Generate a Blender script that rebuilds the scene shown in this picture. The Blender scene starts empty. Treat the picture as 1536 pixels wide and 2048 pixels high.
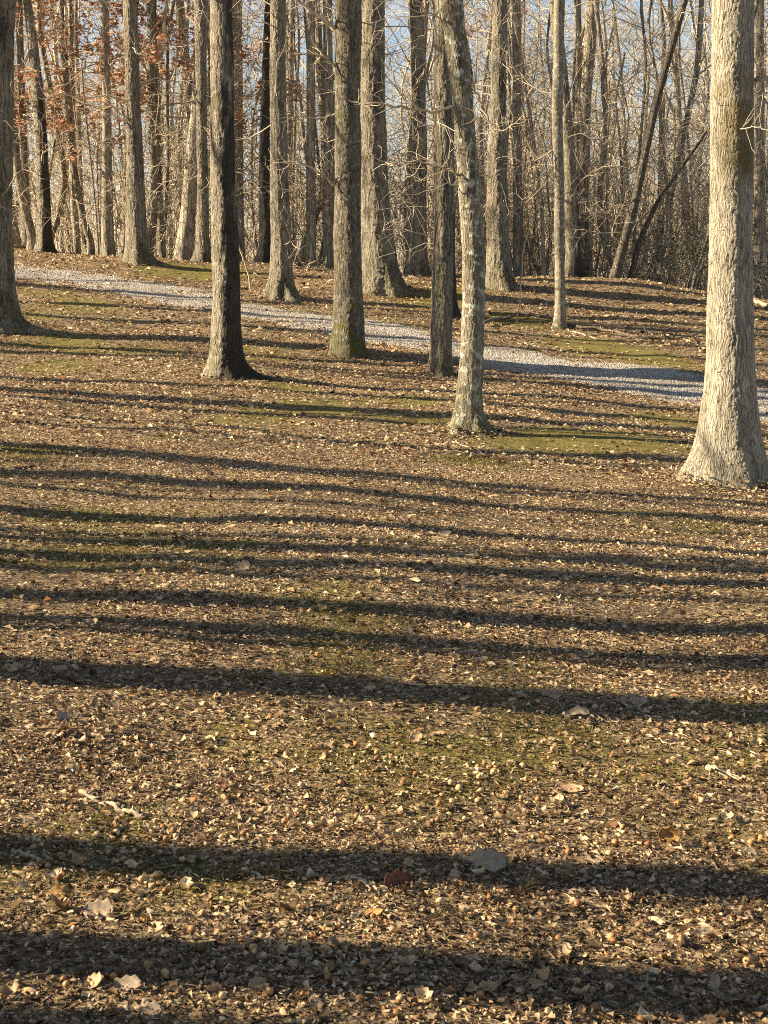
import bpy, math, random
import numpy as np
from mathutils import Vector

random.seed(7)
rng = np.random.default_rng(7)
sc = bpy.context.scene
col = sc.collection
R = math.radians

# ------------------------------------------------------------------ camera
F_PX, HORIZON, EYE = 2840.0, 610.0, 1.5          # focal length in photo pixels, horizon row, eye height
PITCH = math.atan((1024 - HORIZON) / F_PX)
cam_data = bpy.data.cameras.new('camera')
cam = bpy.data.objects.new('camera', cam_data)
col.objects.link(cam)
sc.camera = cam
cam.location = (0, 0, EYE)
cam.rotation_euler = (math.pi / 2 - PITCH, 0, 0)
cam_data.sensor_fit = 'VERTICAL'
cam_data.sensor_height = 36.0
cam_data.lens = F_PX / 2048 * 36.0
cam_data.clip_start = 0.05
cam_data.clip_end = 2000
cam_data.dof.use_dof = True
cam_data.dof.focus_distance = 13.0
cam_data.dof.aperture_fstop = cam_data.lens / 1000 / 0.0025

# ------------------------------------------------------------------ sky, sun, exposure
SUN_EL, SUN_AZ = 28.0, 2.0                        # low, from the left and a little beyond the trees
world = bpy.data.worlds.new('World')
sc.world = world
world.use_nodes = True
wn = world.node_tree
sky = wn.nodes.new('ShaderNodeTexSky')
sky.sky_type = 'NISHITA'
sky.sun_disc = False
sky.sun_elevation = R(SUN_EL)
sky.sun_rotation = R(-90 + SUN_AZ)
sky.dust_density = 0.6
sky.ozone_density = 0.3
bg = wn.nodes['Background']
wn.links.new(sky.outputs[0], bg.inputs[0])
bg.inputs[1].default_value = 0.05
sun_data = bpy.data.lights.new('sun', 'SUN')
sun = bpy.data.objects.new('sun', sun_data)
col.objects.link(sun)
sun_data.energy = 5.0
sun_data.angle = R(0.5)
sun_data.color = (1.0, 0.83, 0.57)
to_sun = Vector((-math.cos(R(SUN_AZ)) * math.cos(R(SUN_EL)), math.sin(R(SUN_AZ)) * math.cos(R(SUN_EL)), math.sin(R(SUN_EL))))
sun.rotation_euler = to_sun.to_track_quat('Z', 'Y').to_euler()
sun.location = (-30, 20, 30)
sc.view_settings.view_transform = 'Standard'
sc.view_settings.look = 'None'
sc.view_settings.exposure = 1.85
sc.view_settings.gamma = 1.0
sc.view_settings.use_curve_mapping = False
sc.render.engine = 'CYCLES'
sc.cycles.max_bounces = 4
sc.cycles.diffuse_bounces = 2
sc.cycles.glossy_bounces = 2
sc.cycles.transmission_bounces = 2
sc.cycles.use_denoising = False
sc.cycles.filter_width = 1.0


# ------------------------------------------------------------------ helpers
def tag(o, label=None, cat=None, group=None, kind=None):
    if label: o['label'] = label
    if cat: o['category'] = cat
    if group: o['group'] = group
    if kind: o['kind'] = kind
    return o


def empty(name, loc):
    o = bpy.data.objects.new(name, None)
    o.empty_display_size = 0.2
    o.location = loc
    col.objects.link(o)
    return o


def link(name, me, parent=None, loc=None):
    o = bpy.data.objects.new(name, me)
    col.objects.link(o)
    if parent: o.parent = parent
    if loc is not None: o.location = loc
    return o


def mesh_np(name, V, Fc, mat, smooth=True):
    """V (n,3) floats, Fc (m,k) ints with k = 3 or 4."""
    V = np.ascontiguousarray(V, dtype=np.float32)
    Fc = np.ascontiguousarray(Fc, dtype=np.int32)
    me = bpy.data.meshes.new(name)
    m, k = Fc.shape
    me.vertices.add(len(V)); me.vertices.foreach_set('co', V.ravel())
    me.loops.add(m * k); me.loops.foreach_set('vertex_index', Fc.ravel())
    me.polygons.add(m)
    me.polygons.foreach_set('loop_start', np.arange(0, m * k, k, dtype=np.int32))
    me.update(calc_edges=True)
    me.polygons.foreach_set('use_smooth', np.full(m, smooth, dtype=bool))
    if mat: me.materials.append(mat)
    me.validate(clean_customdata=False)
    return me


def point_attr(me, name, data):
    a = me.attributes.new(name, 'FLOAT', 'POINT')
    a.data.foreach_set('value', np.ascontiguousarray(data, dtype=np.float32))


RT = np.random.default_rng(99).random((256, 256))


def vnoise(x, y):
    x = np.asarray(x, float); y = np.asarray(y, float)
    xi = np.floor(x).astype(int); yi = np.floor(y).astype(int)
    fx = x - xi; fy = y - yi
    fx = fx * fx * (3 - 2 * fx); fy = fy * fy * (3 - 2 * fy)
    a = RT[xi % 256, yi % 256]; b = RT[(xi + 1) % 256, yi % 256]
    c = RT[xi % 256, (yi + 1) % 256]; d = RT[(xi + 1) % 256, (yi + 1) % 256]
    return (a * (1 - fx) + b * fx) * (1 - fy) + (c * (1 - fx) + d * fx) * fy


def fbm(x, y, s, o=4):
    t, a, n = 0.0, 1.0, 0.0
    for k in range(o):
        t = t + a * vnoise(np.asarray(x) * s + 17.3 * k, np.asarray(y) * s + 5.1 * k)
        n += a; a *= .5; s *= 2.03
    return t / n


def ray(px, py):
    a = (px - 768) / F_PX; b = -(py - 1024) / F_PX
    return a, math.cos(PITCH) + math.sin(PITCH) * b, -math.sin(PITCH) + math.cos(PITCH) * b


def at_depth(px, py, y):
    """point seen at photo pixel (px, py) on the vertical plane y metres ahead; also metres per photo pixel there"""
    rx, ry, rz = ray(px, py)
    t = y / ry
    return Vector((rx * t, y, EYE + rz * t)), t / F_PX


# ------------------------------------------------------------------ terrain
_UD = [(2048, 2.9), (1600, 4.28), (1200, 7.15), (960, 12.3), (860, 16.8), (766, 21.8), (737, 23.4), (700, 25.8), (650, 29.0), (608, 32.0), (572, 35.0), (553, 38.0), (545, 40.0)]
_yk = [-400, 0, 2.0]; _zk = [-1.0, 0.0, 0.0]
for u_, d_ in _UD:
    p_, _ = at_depth(768, u_, d_)
    _yk.append(d_); _zk.append(p_.z if d_ > 12 else 0.0)
_yk += [43, 50, 62, 90, 140, 600]; _zk += [2.40, 1.75, 0.6, -1.2, -2.5, -3.0]
_yd = np.arange(-20, 160, 0.1)
_zd = np.interp(_yd, _yk, _zk)
_ker = np.hanning(31); _ker /= _ker.sum()
_zs = np.convolve(np.pad(_zd, 15, mode='edge'), _ker, mode='valid')
YF = lambda x: None


def base_z(x, y):
    x = np.asarray(x, float); y = np.asarray(y, float)
    z = np.interp(y, _yd, _zs)
    z = np.where((y < -20) | (y > 160), np.interp(y, _yk, _zk), z)
    z = z - 0.065 * 40 * np.tanh(x / 40) * np.interp(y, [2, 4, 12], [.55, .65, 1.0])
    z = z + 0.42 * np.exp(-((x - 5.6) / 3.2) ** 2 - ((y - 36.3) / 1.5) ** 2)      # leaf bank along the forest edge
    z = z + 0.16 * np.exp(-((x - 0.3) / 1.8) ** 2 - ((y - 34.8) / 1.5) ** 2)
    near = np.exp(-((np.abs(x) / 40) ** 4))
    z = z + near * (fbm(x, y, .35, 2) - .5) * np.clip(y / 40, .06, .22) + near * (fbm(x + 40, y, 1.7, 3) - .5) * .055
    return z


def terrain(x, y):
    z = base_z(x, y)
    for cx, cy, hh, rr in MOUNDS:
        z = z + hh * np.exp(-(((x - cx) ** 2 + (y - cy) ** 2) / rr ** 2))
    return z


MOUNDS = []


def ground_at(px, py):
    rx, ry, rz = ray(px, py)
    t = np.concatenate([np.arange(1.0, 12, .02), np.arange(12, 60, .03)])
    z = EYE + rz * t
    g = terrain(rx * t, ry * t)
    k = np.argmax(z <= g)
    if not (z <= g).any(): k = np.argmin(z - g)
    t = t[k]
    return Vector((rx * t, ry * t, float(terrain(rx * t, ry * t))))


# gravel drive: its far and near edge, read on the ground
FAR = [(-150, 521), (50, 531), (240, 549), (417, 581), (487, 600), (736, 638), (970, 688), (1408, 743), (1536, 758), (1800, 792)]
NEAR = [(-150, 550), (50, 561), (240, 592), (417, 630), (487, 643), (736, 688), (970, 738), (1408, 814), (1536, 846), (1800, 915)]
_f = np.array([ground_at(*p)[:2] for p in FAR]); _n = np.array([ground_at(*p)[:2] for p in NEAR])
_f = np.vstack([[-40, _f[0, 1] + 6], _f, [40, max(_f[-1, 1] - 14, 8)]]); _n = np.vstack([[-40, _n[0, 1] + 6], _n, [40, max(_n[-1, 1] - 14, 5)]])


def _smooth_edge(P):
    xs = np.linspace(-40, 40, 1601); ys = np.interp(xs, P[:, 0], P[:, 1])
    k = np.hanning(41); k /= k.sum()
    return xs, np.convolve(np.pad(ys, 20, mode='edge'), k, mode='valid')


_fx, _fy = _smooth_edge(_f); _nx, _ny = _smooth_edge(_n)
path_far = lambda x: np.interp(x, _fx, _fy)
path_near = lambda x: np.interp(x, _nx, _ny)


def path_v(x, y):
    """-1 .. 1 across the drive"""
    a, b = path_near(x), path_far(x)
    return ((y - a) / np.maximum(b - a, .3)) * 2 - 1


MOSS = [(570, 775, 70, 1.0), (1050, 885, 120, 1), (950, 925, 90, .9), (1200, 880, 120, 1), (1330, 840, 90, 1), (210, 1050, 160, .7), (120, 735, 90, .8), (150, 680, 100, .7), (160, 610, 100, .8),
        (440, 1465, 45, 1.3), (650, 1330, 60, .8), (1050, 1320, 120, .7), (1200, 1560, 240, .6), (560, 1560, 220, .55), (980, 1540, 220, .55), (220, 1650, 150, .6), (420, 1770, 180, .5), (1380, 1650, 170, .55), (850, 1640, 200, .45),
        (450, 545, 80, 1), (350, 540, 80, .9), (900, 590, 70, .9), (1020, 640, 60, 1), (1180, 690, 90, 1), (1300, 715, 80, .9), (820, 800, 80, .9), (640, 810, 90, .8), (1480, 890, 60, .9),
        (80, 905, 100, .7), (1000, 1110, 180, .5), (400, 1100, 160, .5), (1350, 1090, 130, .5), (700, 1240, 130, .4)]
_moss = []
for px, py, rpx, am in MOSS:
    g = ground_at(px, py)
    rx = rpx / F_PX * math.hypot(g.x, g.y)
    _moss.append((g.x, g.y, rx, rx * (1.0 if g.y < 9 else 1.3), am * (1.7 if py < 950 else 1.0)))


def moss_amount(x, y):
    m = np.zeros(np.shape(x))
    for cx, cy, rx, ry, am in _moss:
        m = m + am * np.exp(-((x - cx) / rx) ** 2 - ((y - cy) / ry) ** 2)
    n = fbm(x, y, .55, 3)
    m = m * np.interp(y, [8, 12], [.6, .75]) + np.clip((n - .52) * 2.6, 0, .55) * np.clip((36 - y) / 4, 0, 1)
    return np.clip(m * (.35 + 1.3 * fbm(x + 9, y, 2.6, 3)), 0, 1.2)


# ------------------------------------------------------------------ materials
def new_mat(name, rough=.85):
    m = bpy.data.materials.new(name)
    m.use_nodes = True
    nt = m.node_tree
    b = nt.nodes['Principled BSDF']
    b.inputs['Roughness'].default_value = rough
    b.inputs['Specular IOR Level'].default_value = .25
    return m, nt, b


class N:
    """small node-graph shorthand"""
    def __init__(s, nt): s.nt = nt
    def node(s, t, **k):
        n = s.nt.nodes.new(t)
        for a, v in k.items(): setattr(n, a, v)
        return n
    def inp(s, sock, v):
        if isinstance(v, bpy.types.NodeSocket): s.nt.links.new(v, sock)
        elif v is not None: sock.default_value = v
    def math(s, op, a, b=None, clamp=False):
        n = s.node('ShaderNodeMath', operation=op, use_clamp=clamp)
        s.inp(n.inputs[0], a); s.inp(n.inputs[1], b)
        return n.outputs[0]
    def noise(s, vec, scale, detail=4, rough=.55):
        n = s.node('ShaderNodeTexNoise')
        s.inp(n.inputs['Vector'], vec); n.inputs['Scale'].default_value = scale
        n.inputs['Detail'].default_value = detail; n.inputs['Roughness'].default_value = rough
        return n.outputs['Fac']
    def ramp(s, f, stops, interp='LINEAR'):
        n = s.node('ShaderNodeValToRGB'); cr = n.color_ramp; cr.interpolation = interp
        while len(cr.elements) < len(stops): cr.elements.new(.5)
        for e, (p, c) in zip(cr.elements, stops):
            e.position = p; e.color = (c, c, c, 1) if isinstance(c, (int, float)) else (*c, 1)
        s.inp(n.inputs[0], f)
        return n.outputs[0]
    def mix(s, f, a, b):
        n = s.node('ShaderNodeMix', data_type='RGBA')
        s.inp(n.inputs['Factor'], f)
        for k, v in ((6, a), (7, b)):
            if isinstance(v, tuple): v = (*v, 1)
            s.inp(n.inputs[k], v)
        return n.outputs[2]
    def vmath(s, op, a, b):
        n = s.node('ShaderNodeVectorMath', operation=op)
        s.inp(n.inputs[0], a); s.inp(n.inputs[1], b)
        return n.outputs[0]
    def attr(s, name):
        return s.node('ShaderNodeAttribute', attribute_name=name).outputs['Fac']


def bark_material(name, ridge, furrow, cell=26.0, squash=.2, depth=.014, lichen=.3, moss=.4, stain=.4, band=None, displace=True, stain_shade=None):
    m, nt, b = new_mat(name, .9)
    g = N(nt)
    tc = g.node('ShaderNodeTexCoord').outputs['Object']
    oi = g.node('ShaderNodeObjectInfo')
    warp = g.node('ShaderNodeTexNoise'); warp.inputs['Scale'].default_value = 5; warp.inputs['Detail'].default_value = 3
    g.inp(warp.inputs['Vector'], tc)
    w = g.vmath('SUBTRACT', warp.outputs['Color'], (.5, .5, .5))
    w = g.vmath('MULTIPLY', w, (.10, .10, .30))
    p = g.vmath('ADD', tc, w)
    sq = g.vmath('MULTIPLY', p, (1, 1, squash))
    vo = g.node('ShaderNodeTexVoronoi', feature='DISTANCE_TO_EDGE'); vo.inputs['Scale'].default_value = cell
    g.inp(vo.inputs['Vector'], sq)
    plate = g.ramp(vo.outputs['Distance'], [(0.0, 0.0), (.07, .6), (.22, 1.0)])
    fine = g.noise(g.vmath('MULTIPLY', p, (1, 1, .35)), 75, 4, .7)
    mid = g.noise(g.vmath('MULTIPLY', p, (1, 1, .12)), 16, 6, .7)
    h = g.math('ADD', g.math('MULTIPLY', plate, .30), g.math('ADD', g.math('MULTIPLY', mid, .95), g.math('MULTIPLY', fine, .40)))
    tone = g.ramp(h, [(.56, furrow), (.78, tuple(c * .62 for c in ridge)), (.98, ridge), (1.2, tuple(min(1, c * 1.2) for c in ridge))])
    var = g.math('ADD', g.math('MULTIPLY', oi.outputs['Random'], .5), .75) if not displace else None
    if var is not None:
        hs = g.node('ShaderNodeHueSaturation'); g.inp(hs.inputs['Value'], var); g.inp(hs.inputs['Color'], tone); tone = hs.outputs[0]
    big = g.noise(g.vmath('MULTIPLY', tc, (1, 1, .5)), 2.3, 5, .6)
    tone = g.mix(g.math('MULTIPLY', g.ramp(big, [(.50, 0.0), (.66, 1.0)]), stain), tone, tuple(c * .55 for c in furrow))
    li = g.noise(tc, 13, 3, .5)
    tone = g.mix(g.math('MULTIPLY', g.ramp(li, [(.56, 0.0), (.62, 1.0)]), lichen), tone, (.40, .41, .34))
    xyz = g.node('ShaderNodeSeparateXYZ'); g.inp(xyz.inputs[0], tc)
    mo = g.noise(tc, 4, 5, .65)
    low = g.ramp(xyz.outputs['Z'], [(0.0, 1.0), (.75, 0.0)])                    # moss creeping up from the roots
    mf = g.math('MULTIPLY', g.ramp(g.math('ADD', mo, g.math('MULTIPLY', low, .16)), [(.56, 0.0), (.66, 1.0)]), moss)
    tone = g.mix(mf, tone, (.085, .085, .022))
    if band:
        zc, zr, ang = band
        dz = g.math('DIVIDE', g.math('SUBTRACT', xyz.outputs['Z'], zc), zr)
        fall = g.math('SUBTRACT', 1.0, g.math('MULTIPLY', dz, dz), True)
        side = g.math('ADD', g.math('MULTIPLY', xyz.outputs['X'], 3.0 * math.cos(ang)), g.math('MULTIPLY', xyz.outputs['Y'], 3.0 * math.sin(ang)))
        bf = g.ramp(g.math('ADD', g.math('MULTIPLY', fall, g.math('ADD', side, .35)), g.math('MULTIPLY', g.math('SUBTRACT', mo, .5), 2.0)), [(.30, 0.0), (1.15, 1.0)])
        tone = g.mix(g.math('MULTIPLY', bf, g.ramp(h, [(.6, .35), (.95, .9)])), tone, (.115, .088, .02))
    if stain_shade:                                                                   # wet black stain plus the trunk's shade, painted down one side
        ang, amt = stain_shade
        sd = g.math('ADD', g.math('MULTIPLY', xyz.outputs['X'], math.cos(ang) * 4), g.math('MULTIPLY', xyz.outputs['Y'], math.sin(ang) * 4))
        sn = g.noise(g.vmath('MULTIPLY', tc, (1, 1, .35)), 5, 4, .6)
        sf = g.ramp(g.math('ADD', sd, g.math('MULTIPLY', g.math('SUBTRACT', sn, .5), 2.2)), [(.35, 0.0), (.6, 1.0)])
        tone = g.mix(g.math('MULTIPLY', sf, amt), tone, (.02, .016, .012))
    g.inp(b.inputs['Base Color'], tone)
    if displace:
        d = g.node('ShaderNodeDisplacement'); d.inputs['Scale'].default_value = depth; d.inputs['Midlevel'].default_value = .9
        g.inp(d.inputs['Height'], h)
        nt.links.new(d.outputs[0], nt.nodes['Material Output'].inputs['Displacement'])
        m.displacement_method = 'BOTH'
    else:
        bu = g.node('ShaderNodeBump'); bu.inputs['Distance'].default_value = depth; bu.inputs['Strength'].default_value = .9
        g.inp(bu.inputs['Height'], h); nt.links.new(bu.outputs[0], b.inputs['Normal'])
    return m


OAK_R, OAK_F = (.235, .203, .153), (.025, .02, .015)
bark_pale = bark_material('bark_pale_oak', (.335, .295, .228), (.062, .05, .037), 36, .09, .025, .2, .2, .18, band=(3.3, .7, R(-75)))
bark_dark = bark_material('bark_dark_oak', (.27, .232, .175), (.03, .024, .018), 26, .09, .034, .3, .55, .55, stain_shade=(R(-35), .85))
bark_mossy = bark_material('bark_mossy_oak', (.16, .136, .10), (.022, .017, .013), 26, .10, .032, .25, .9, .45)
bark_lichen = bark_material('bark_lichen_hickory', (.24, .21, .155), (.04, .032, .023), 32, .14, .020, .9, .6, .75)
bark_grey = bark_material('bark_grey_oak', OAK_R, OAK_F, 18, .09, .055, .2, .35, .7)
bark_back = bark_material('bark_forest', (.36, .31, .235), (.05, .04, .03), 12, .10, .07, .25, .2, .45, displace=False)
bark_brown = bark_material('bark_brown', (.12, .10, .075), (.03, .024, .018), 20, .12, .03, .3, .2, .4, displace=False)
bark_smooth = bark_material('bark_smooth_sapling', (.23, .20, .148), (.07, .057, .041), 30, .35, .012, .5, .15, .35, displace=False)

m_twig, nt, b = new_mat('twig_bark', .85)
g = N(nt)
tcn = g.node('ShaderNodeTexCoord').outputs['Object']
g.inp(b.inputs['Base Color'], g.ramp(g.noise(tcn, 1.4, 3), [(.3, (.26, .21, .15)), (.52, (.48, .40, .29)), (.7, (.62, .53, .40))]))

m_wood, nt, b = new_mat('dead_wood', .8)
g = N(nt)
tcn = g.node('ShaderNodeTexCoord').outputs['Object']
g.inp(b.inputs['Base Color'], g.ramp(g.noise(tcn, 30, 4, .65), [(.3, (.12, .09, .06)), (.5, (.34, .265, .175)), (.7, (.50, .41, .29))]))
bu = g.node('ShaderNodeBump'); bu.inputs['Distance'].default_value = .003; g.inp(bu.inputs['Height'], g.noise(tcn, 60, 4)); nt.links.new(bu.outputs[0], b.inputs['Normal'])
m_wood_dark, nt, b = new_mat('weathered_twig', .85)
g = N(nt)
tcn = g.node('ShaderNodeTexCoord').outputs['Object']
g.inp(b.inputs['Base Color'], g.ramp(g.noise(tcn, 20, 4, .65), [(.3, (.05, .038, .028)), (.55, (.14, .11, .08)), (.75, (.26, .21, .16))]))


def leaf_material(name, stops, trans=.25, rough=.6):
    m, nt, b = new_mat(name, rough)
    g = N(nt)
    c = g.ramp(g.attr('tint'), stops)
    tc = g.node('ShaderNodeTexCoord').outputs['Object']
    n = g.noise(tc, 140, 3, .6)
    c = g.mix(g.math('MULTIPLY', g.ramp(n, [(.50, 0.0), (.70, 1.0)]), .45), c, (.10, .065, .04))
    g.inp(b.inputs['Base Color'], c)
    tr = g.node('ShaderNodeBsdfTranslucent'); g.inp(tr.inputs['Color'], c)
    mx = g.node('ShaderNodeMixShader'); mx.inputs[0].default_value = trans
    nt.links.new(b.outputs[0], mx.inputs[1]); nt.links.new(tr.outputs[0], mx.inputs[2])
    nt.links.new(mx.outputs[0], nt.nodes['Material Output'].inputs['Surface'])
    return m


m_litter = leaf_material('leaf_litter', [(0, (.05, .031, .017)), (.25, (.225, .14, .074)), (.5, (.44, .32, .185)), (.75, (.60, .47, .30)), (.93, (.62, .505, .35)), (1, (.44, .21, .085))], .2)
m_russet = leaf_material('russet_leaves', [(0, (.28, .13, .075)), (.5, (.48, .26, .155)), (1, (.64, .42, .28))], .35)
m_holly = leaf_material('evergreen_leaves', [(0, (.015, .03, .008)), (.6, (.035, .06, .015)), (1, (.08, .11, .03))], .1, .35)
m_blade = leaf_material('grass_and_moss', [(0, (.055, .046, .016)), (.5, (.15, .122, .042)), (.85, (.27, .215, .09)), (1, (.46, .36, .19))], .3, .7)

# forest floor
m_ground, nt, b = new_mat('forest_floor', .95)
g = N(nt)
tc = g.node('ShaderNodeTexCoord').outputs['Object']
n1 = g.noise(tc, 34, 6, .7)
soil = g.ramp(n1, [(.34, (.025, .018, .010)), (.48, (.14, .094, .05)), (.57, (.32, .24, .137)), (.68, (.54, .425, .255))])
n2 = g.noise(tc, 5, 5, .65)
green = g.ramp(g.noise(tc, 60, 4, .7), [(.35, (.035, .03, .008)), (.5, (.13, .108, .024)), (.68, (.30, .245, .06))])
mf = g.ramp(g.math('ADD', g.attr('moss'), g.math('MULTIPLY', g.math('SUBTRACT', n2, .5), .9)), [(.30, 0.0), (.62, 1.0)])
g.inp(b.inputs['Base Color'], g.mix(mf, soil, green))
bu = g.node('ShaderNodeBump'); bu.inputs['Distance'].default_value = .03; bu.inputs['Strength'].default_value = 1
g.inp(bu.inputs['Height'], n1); nt.links.new(bu.outputs[0], b.inputs['Normal'])

# gravel
m_path, nt, b = new_mat('gravel_bed', .95)
g = N(nt)
tc = g.node('ShaderNodeTexCoord').outputs['Object']
vo = g.node('ShaderNodeTexVoronoi'); vo.inputs['Scale'].default_value = 34; g.inp(vo.inputs['Vector'], tc)
sep = g.node('ShaderNodeSeparateColor'); g.inp(sep.inputs[0], vo.outputs['Color'])
c = g.ramp(sep.outputs[0], [(0, (.15, .132, .11)), (.5, (.33, .30, .26)), (1, (.50, .46, .41))])
c = g.mix(g.ramp(g.noise(tc, 1.3, 5, .65), [(.44, 0.0), (.66, .75)]), c, (.20, .145, .095))
g.inp(b.inputs['Base Color'], c)
bu = g.node('ShaderNodeBump'); bu.inputs['Distance'].default_value = .03
g.inp(bu.inputs['Height'], g.math('SUBTRACT', 1.0, vo.outputs['Distance'])); nt.links.new(bu.outputs[0], b.inputs['Normal'])
m_stone, nt, b = new_mat('gravel_stone', .9)
g = N(nt)
g.inp(b.inputs['Base Color'], g.ramp(g.attr('tint'), [(0, (.17, .152, .128)), (.5, (.37, .34, .295)), (1, (.57, .53, .47))]))

m_nut, nt, b = new_mat('acorn_shell', .45)
g = N(nt)
oi = g.node('ShaderNodeObjectInfo')
tc = g.node('ShaderNodeTexCoord').outputs['Object']
c = g.ramp(oi.outputs['Random'], [(0, (.20, .085, .03)), (.4, (.36, .19, .075)), (.75, (.48, .30, .14)), (1, (.55, .40, .22))])
c = g.mix(g.ramp(g.noise(tc, 90, 3), [(.5, 0.0), (.75, .6)]), c, (.16, .085, .04))
g.inp(b.inputs['Base Color'], c)
m_nut_far, nt, b = new_mat('acorn_shell_far', .5)
g = N(nt)
g.inp(b.inputs['Base Color'], g.ramp(g.attr('tint'), [(0, (.20, .085, .03)), (.5, (.36, .19, .075)), (1, (.52, .34, .17))]))


def big_leaf_material(name, c1, c2):
    m, nt, b = new_mat(name, .65)
    g = N(nt)
    tc = g.node('ShaderNodeTexCoord').outputs['Object']
    wv = g.node('ShaderNodeTexWave', bands_direction='DIAGONAL'); wv.inputs['Scale'].default_value = 40; wv.inputs['Distortion'].default_value = 3
    g.inp(wv.inputs['Vector'], tc)
    n = g.noise(tc, 45, 4, .6)
    f = g.math('ADD', g.math('MULTIPLY', n, .8), g.math('MULTIPLY', wv.outputs['Fac'], .07))
    c = g.ramp(f, [(.3, c1), (.7, c2)])
    g.inp(b.inputs['Base Color'], c)
    tr = g.node('ShaderNodeBsdfTranslucent'); g.inp(tr.inputs['Color'], c)
    mx = g.node('ShaderNodeMixShader'); mx.inputs[0].default_value = .18
    nt.links.new(b.outputs[0], mx.inputs[1]); nt.links.new(tr.outputs[0], mx.inputs[2])
    nt.links.new(mx.outputs[0], nt.nodes['Material Output'].inputs['Surface'])
    bu = g.node('ShaderNodeBump'); bu.inputs['Distance'].default_value = .002; g.inp(bu.inputs['Height'], f); nt.links.new(bu.outputs[0], b.inputs['Normal'])
    return m


ml_pale = big_leaf_material('leaf_pale', (.24, .175, .115), (.46, .37, .27))
ml_tan = big_leaf_material('leaf_tan', (.30, .19, .11), (.50, .36, .22))
ml_russet = big_leaf_material('leaf_russet', (.12, .05, .03), (.30, .14, .07))
ml_gold = big_leaf_material('leaf_golden', (.20, .10, .03), (.48, .30, .10))


# ------------------------------------------------------------------ tubes, trunks, crowns
def tube_arrays(lines, sides=3):
    """lines: list of (points (n,3), radii (n)). Returns V, quads."""
    Vs, Fs, off = [], [], 0
    ang = np.arange(sides) * 2 * math.pi / sides
    ca, sa = np.cos(ang), np.sin(ang)
    for P, r in lines:
        P = np.asarray(P, float); r = np.asarray(r, float); n = len(P)
        T = np.gradient(P, axis=0); T /= np.linalg.norm(T, axis=1, keepdims=True) + 1e-9
        ref = np.where(np.abs(T[:, 2:3]) > .9, np.array([[1., 0, 0]]), np.array([[0, 0, 1.]]))
        A = np.cross(T, ref); A /= np.linalg.norm(A, axis=1, keepdims=True) + 1e-9
        B = np.cross(T, A)
        V = P[:, None, :] + r[:, None, None] * (ca[None, :, None] * A[:, None, :] + sa[None, :, None] * B[:, None, :])
        Vs.append(V.reshape(-1, 3))
        i = np.arange(n - 1)[:, None] * sides; j = np.arange(sides)[None, :]; j2 = (j + 1) % sides
        Fs.append(np.stack([i + j, i + j2, i + sides + j2, i + sides + j], -1).reshape(-1, 4) + off)
        off += n * sides
    return np.vstack(Vs), np.vstack(Fs)


def limb(rg, p, d, length, r0, r1, n, wob, up):
    P = [np.array(p, float)]; d = np.array(d, float); d /= np.linalg.norm(d)
    st = length / (n - 1)
    for k in range(n - 1):
        d = d + rg.normal(0, wob, 3) + np.array([0, 0, up]); d /= np.linalg.norm(d)
        P.append(P[-1] + d * st)
    return np.array(P), np.linspace(r0, r1, n)


def grow(rg, p, d, length, r, level, out, wob=.16, up=.05, kids=(5, 4, 3), tips=None):
    n = max(4, int(5 + length * 1.2)) if level < 2 else 4
    P, rr = limb(rg, p, d, length, r, r * .3, n, wob, up)
    out.append((P, rr))
    if tips is not None and level >= 1: tips.append(P)
    if level >= len(kids): return
    for k in range(kids[level]):
        t = rg.uniform(.25, 1.0); i = min(int(t * (n - 1)), n - 2)
        q = P[i] + (P[i + 1] - P[i]) * (t * (n - 1) - i)
        dd = P[i + 1] - P[i]; dd /= np.linalg.norm(dd)
        side = rg.normal(0, 1, 3); side -= dd * side.dot(dd); side /= np.linalg.norm(side)
        nd = dd * rg.uniform(.4, .9) + side * rg.uniform(.6, 1.0)
        grow(rg, q, nd, length * rg.uniform(.38, .62), max(rr[i] * .55, .0055), level + 1, out, wob * 1.15, up, kids, tips)


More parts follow.
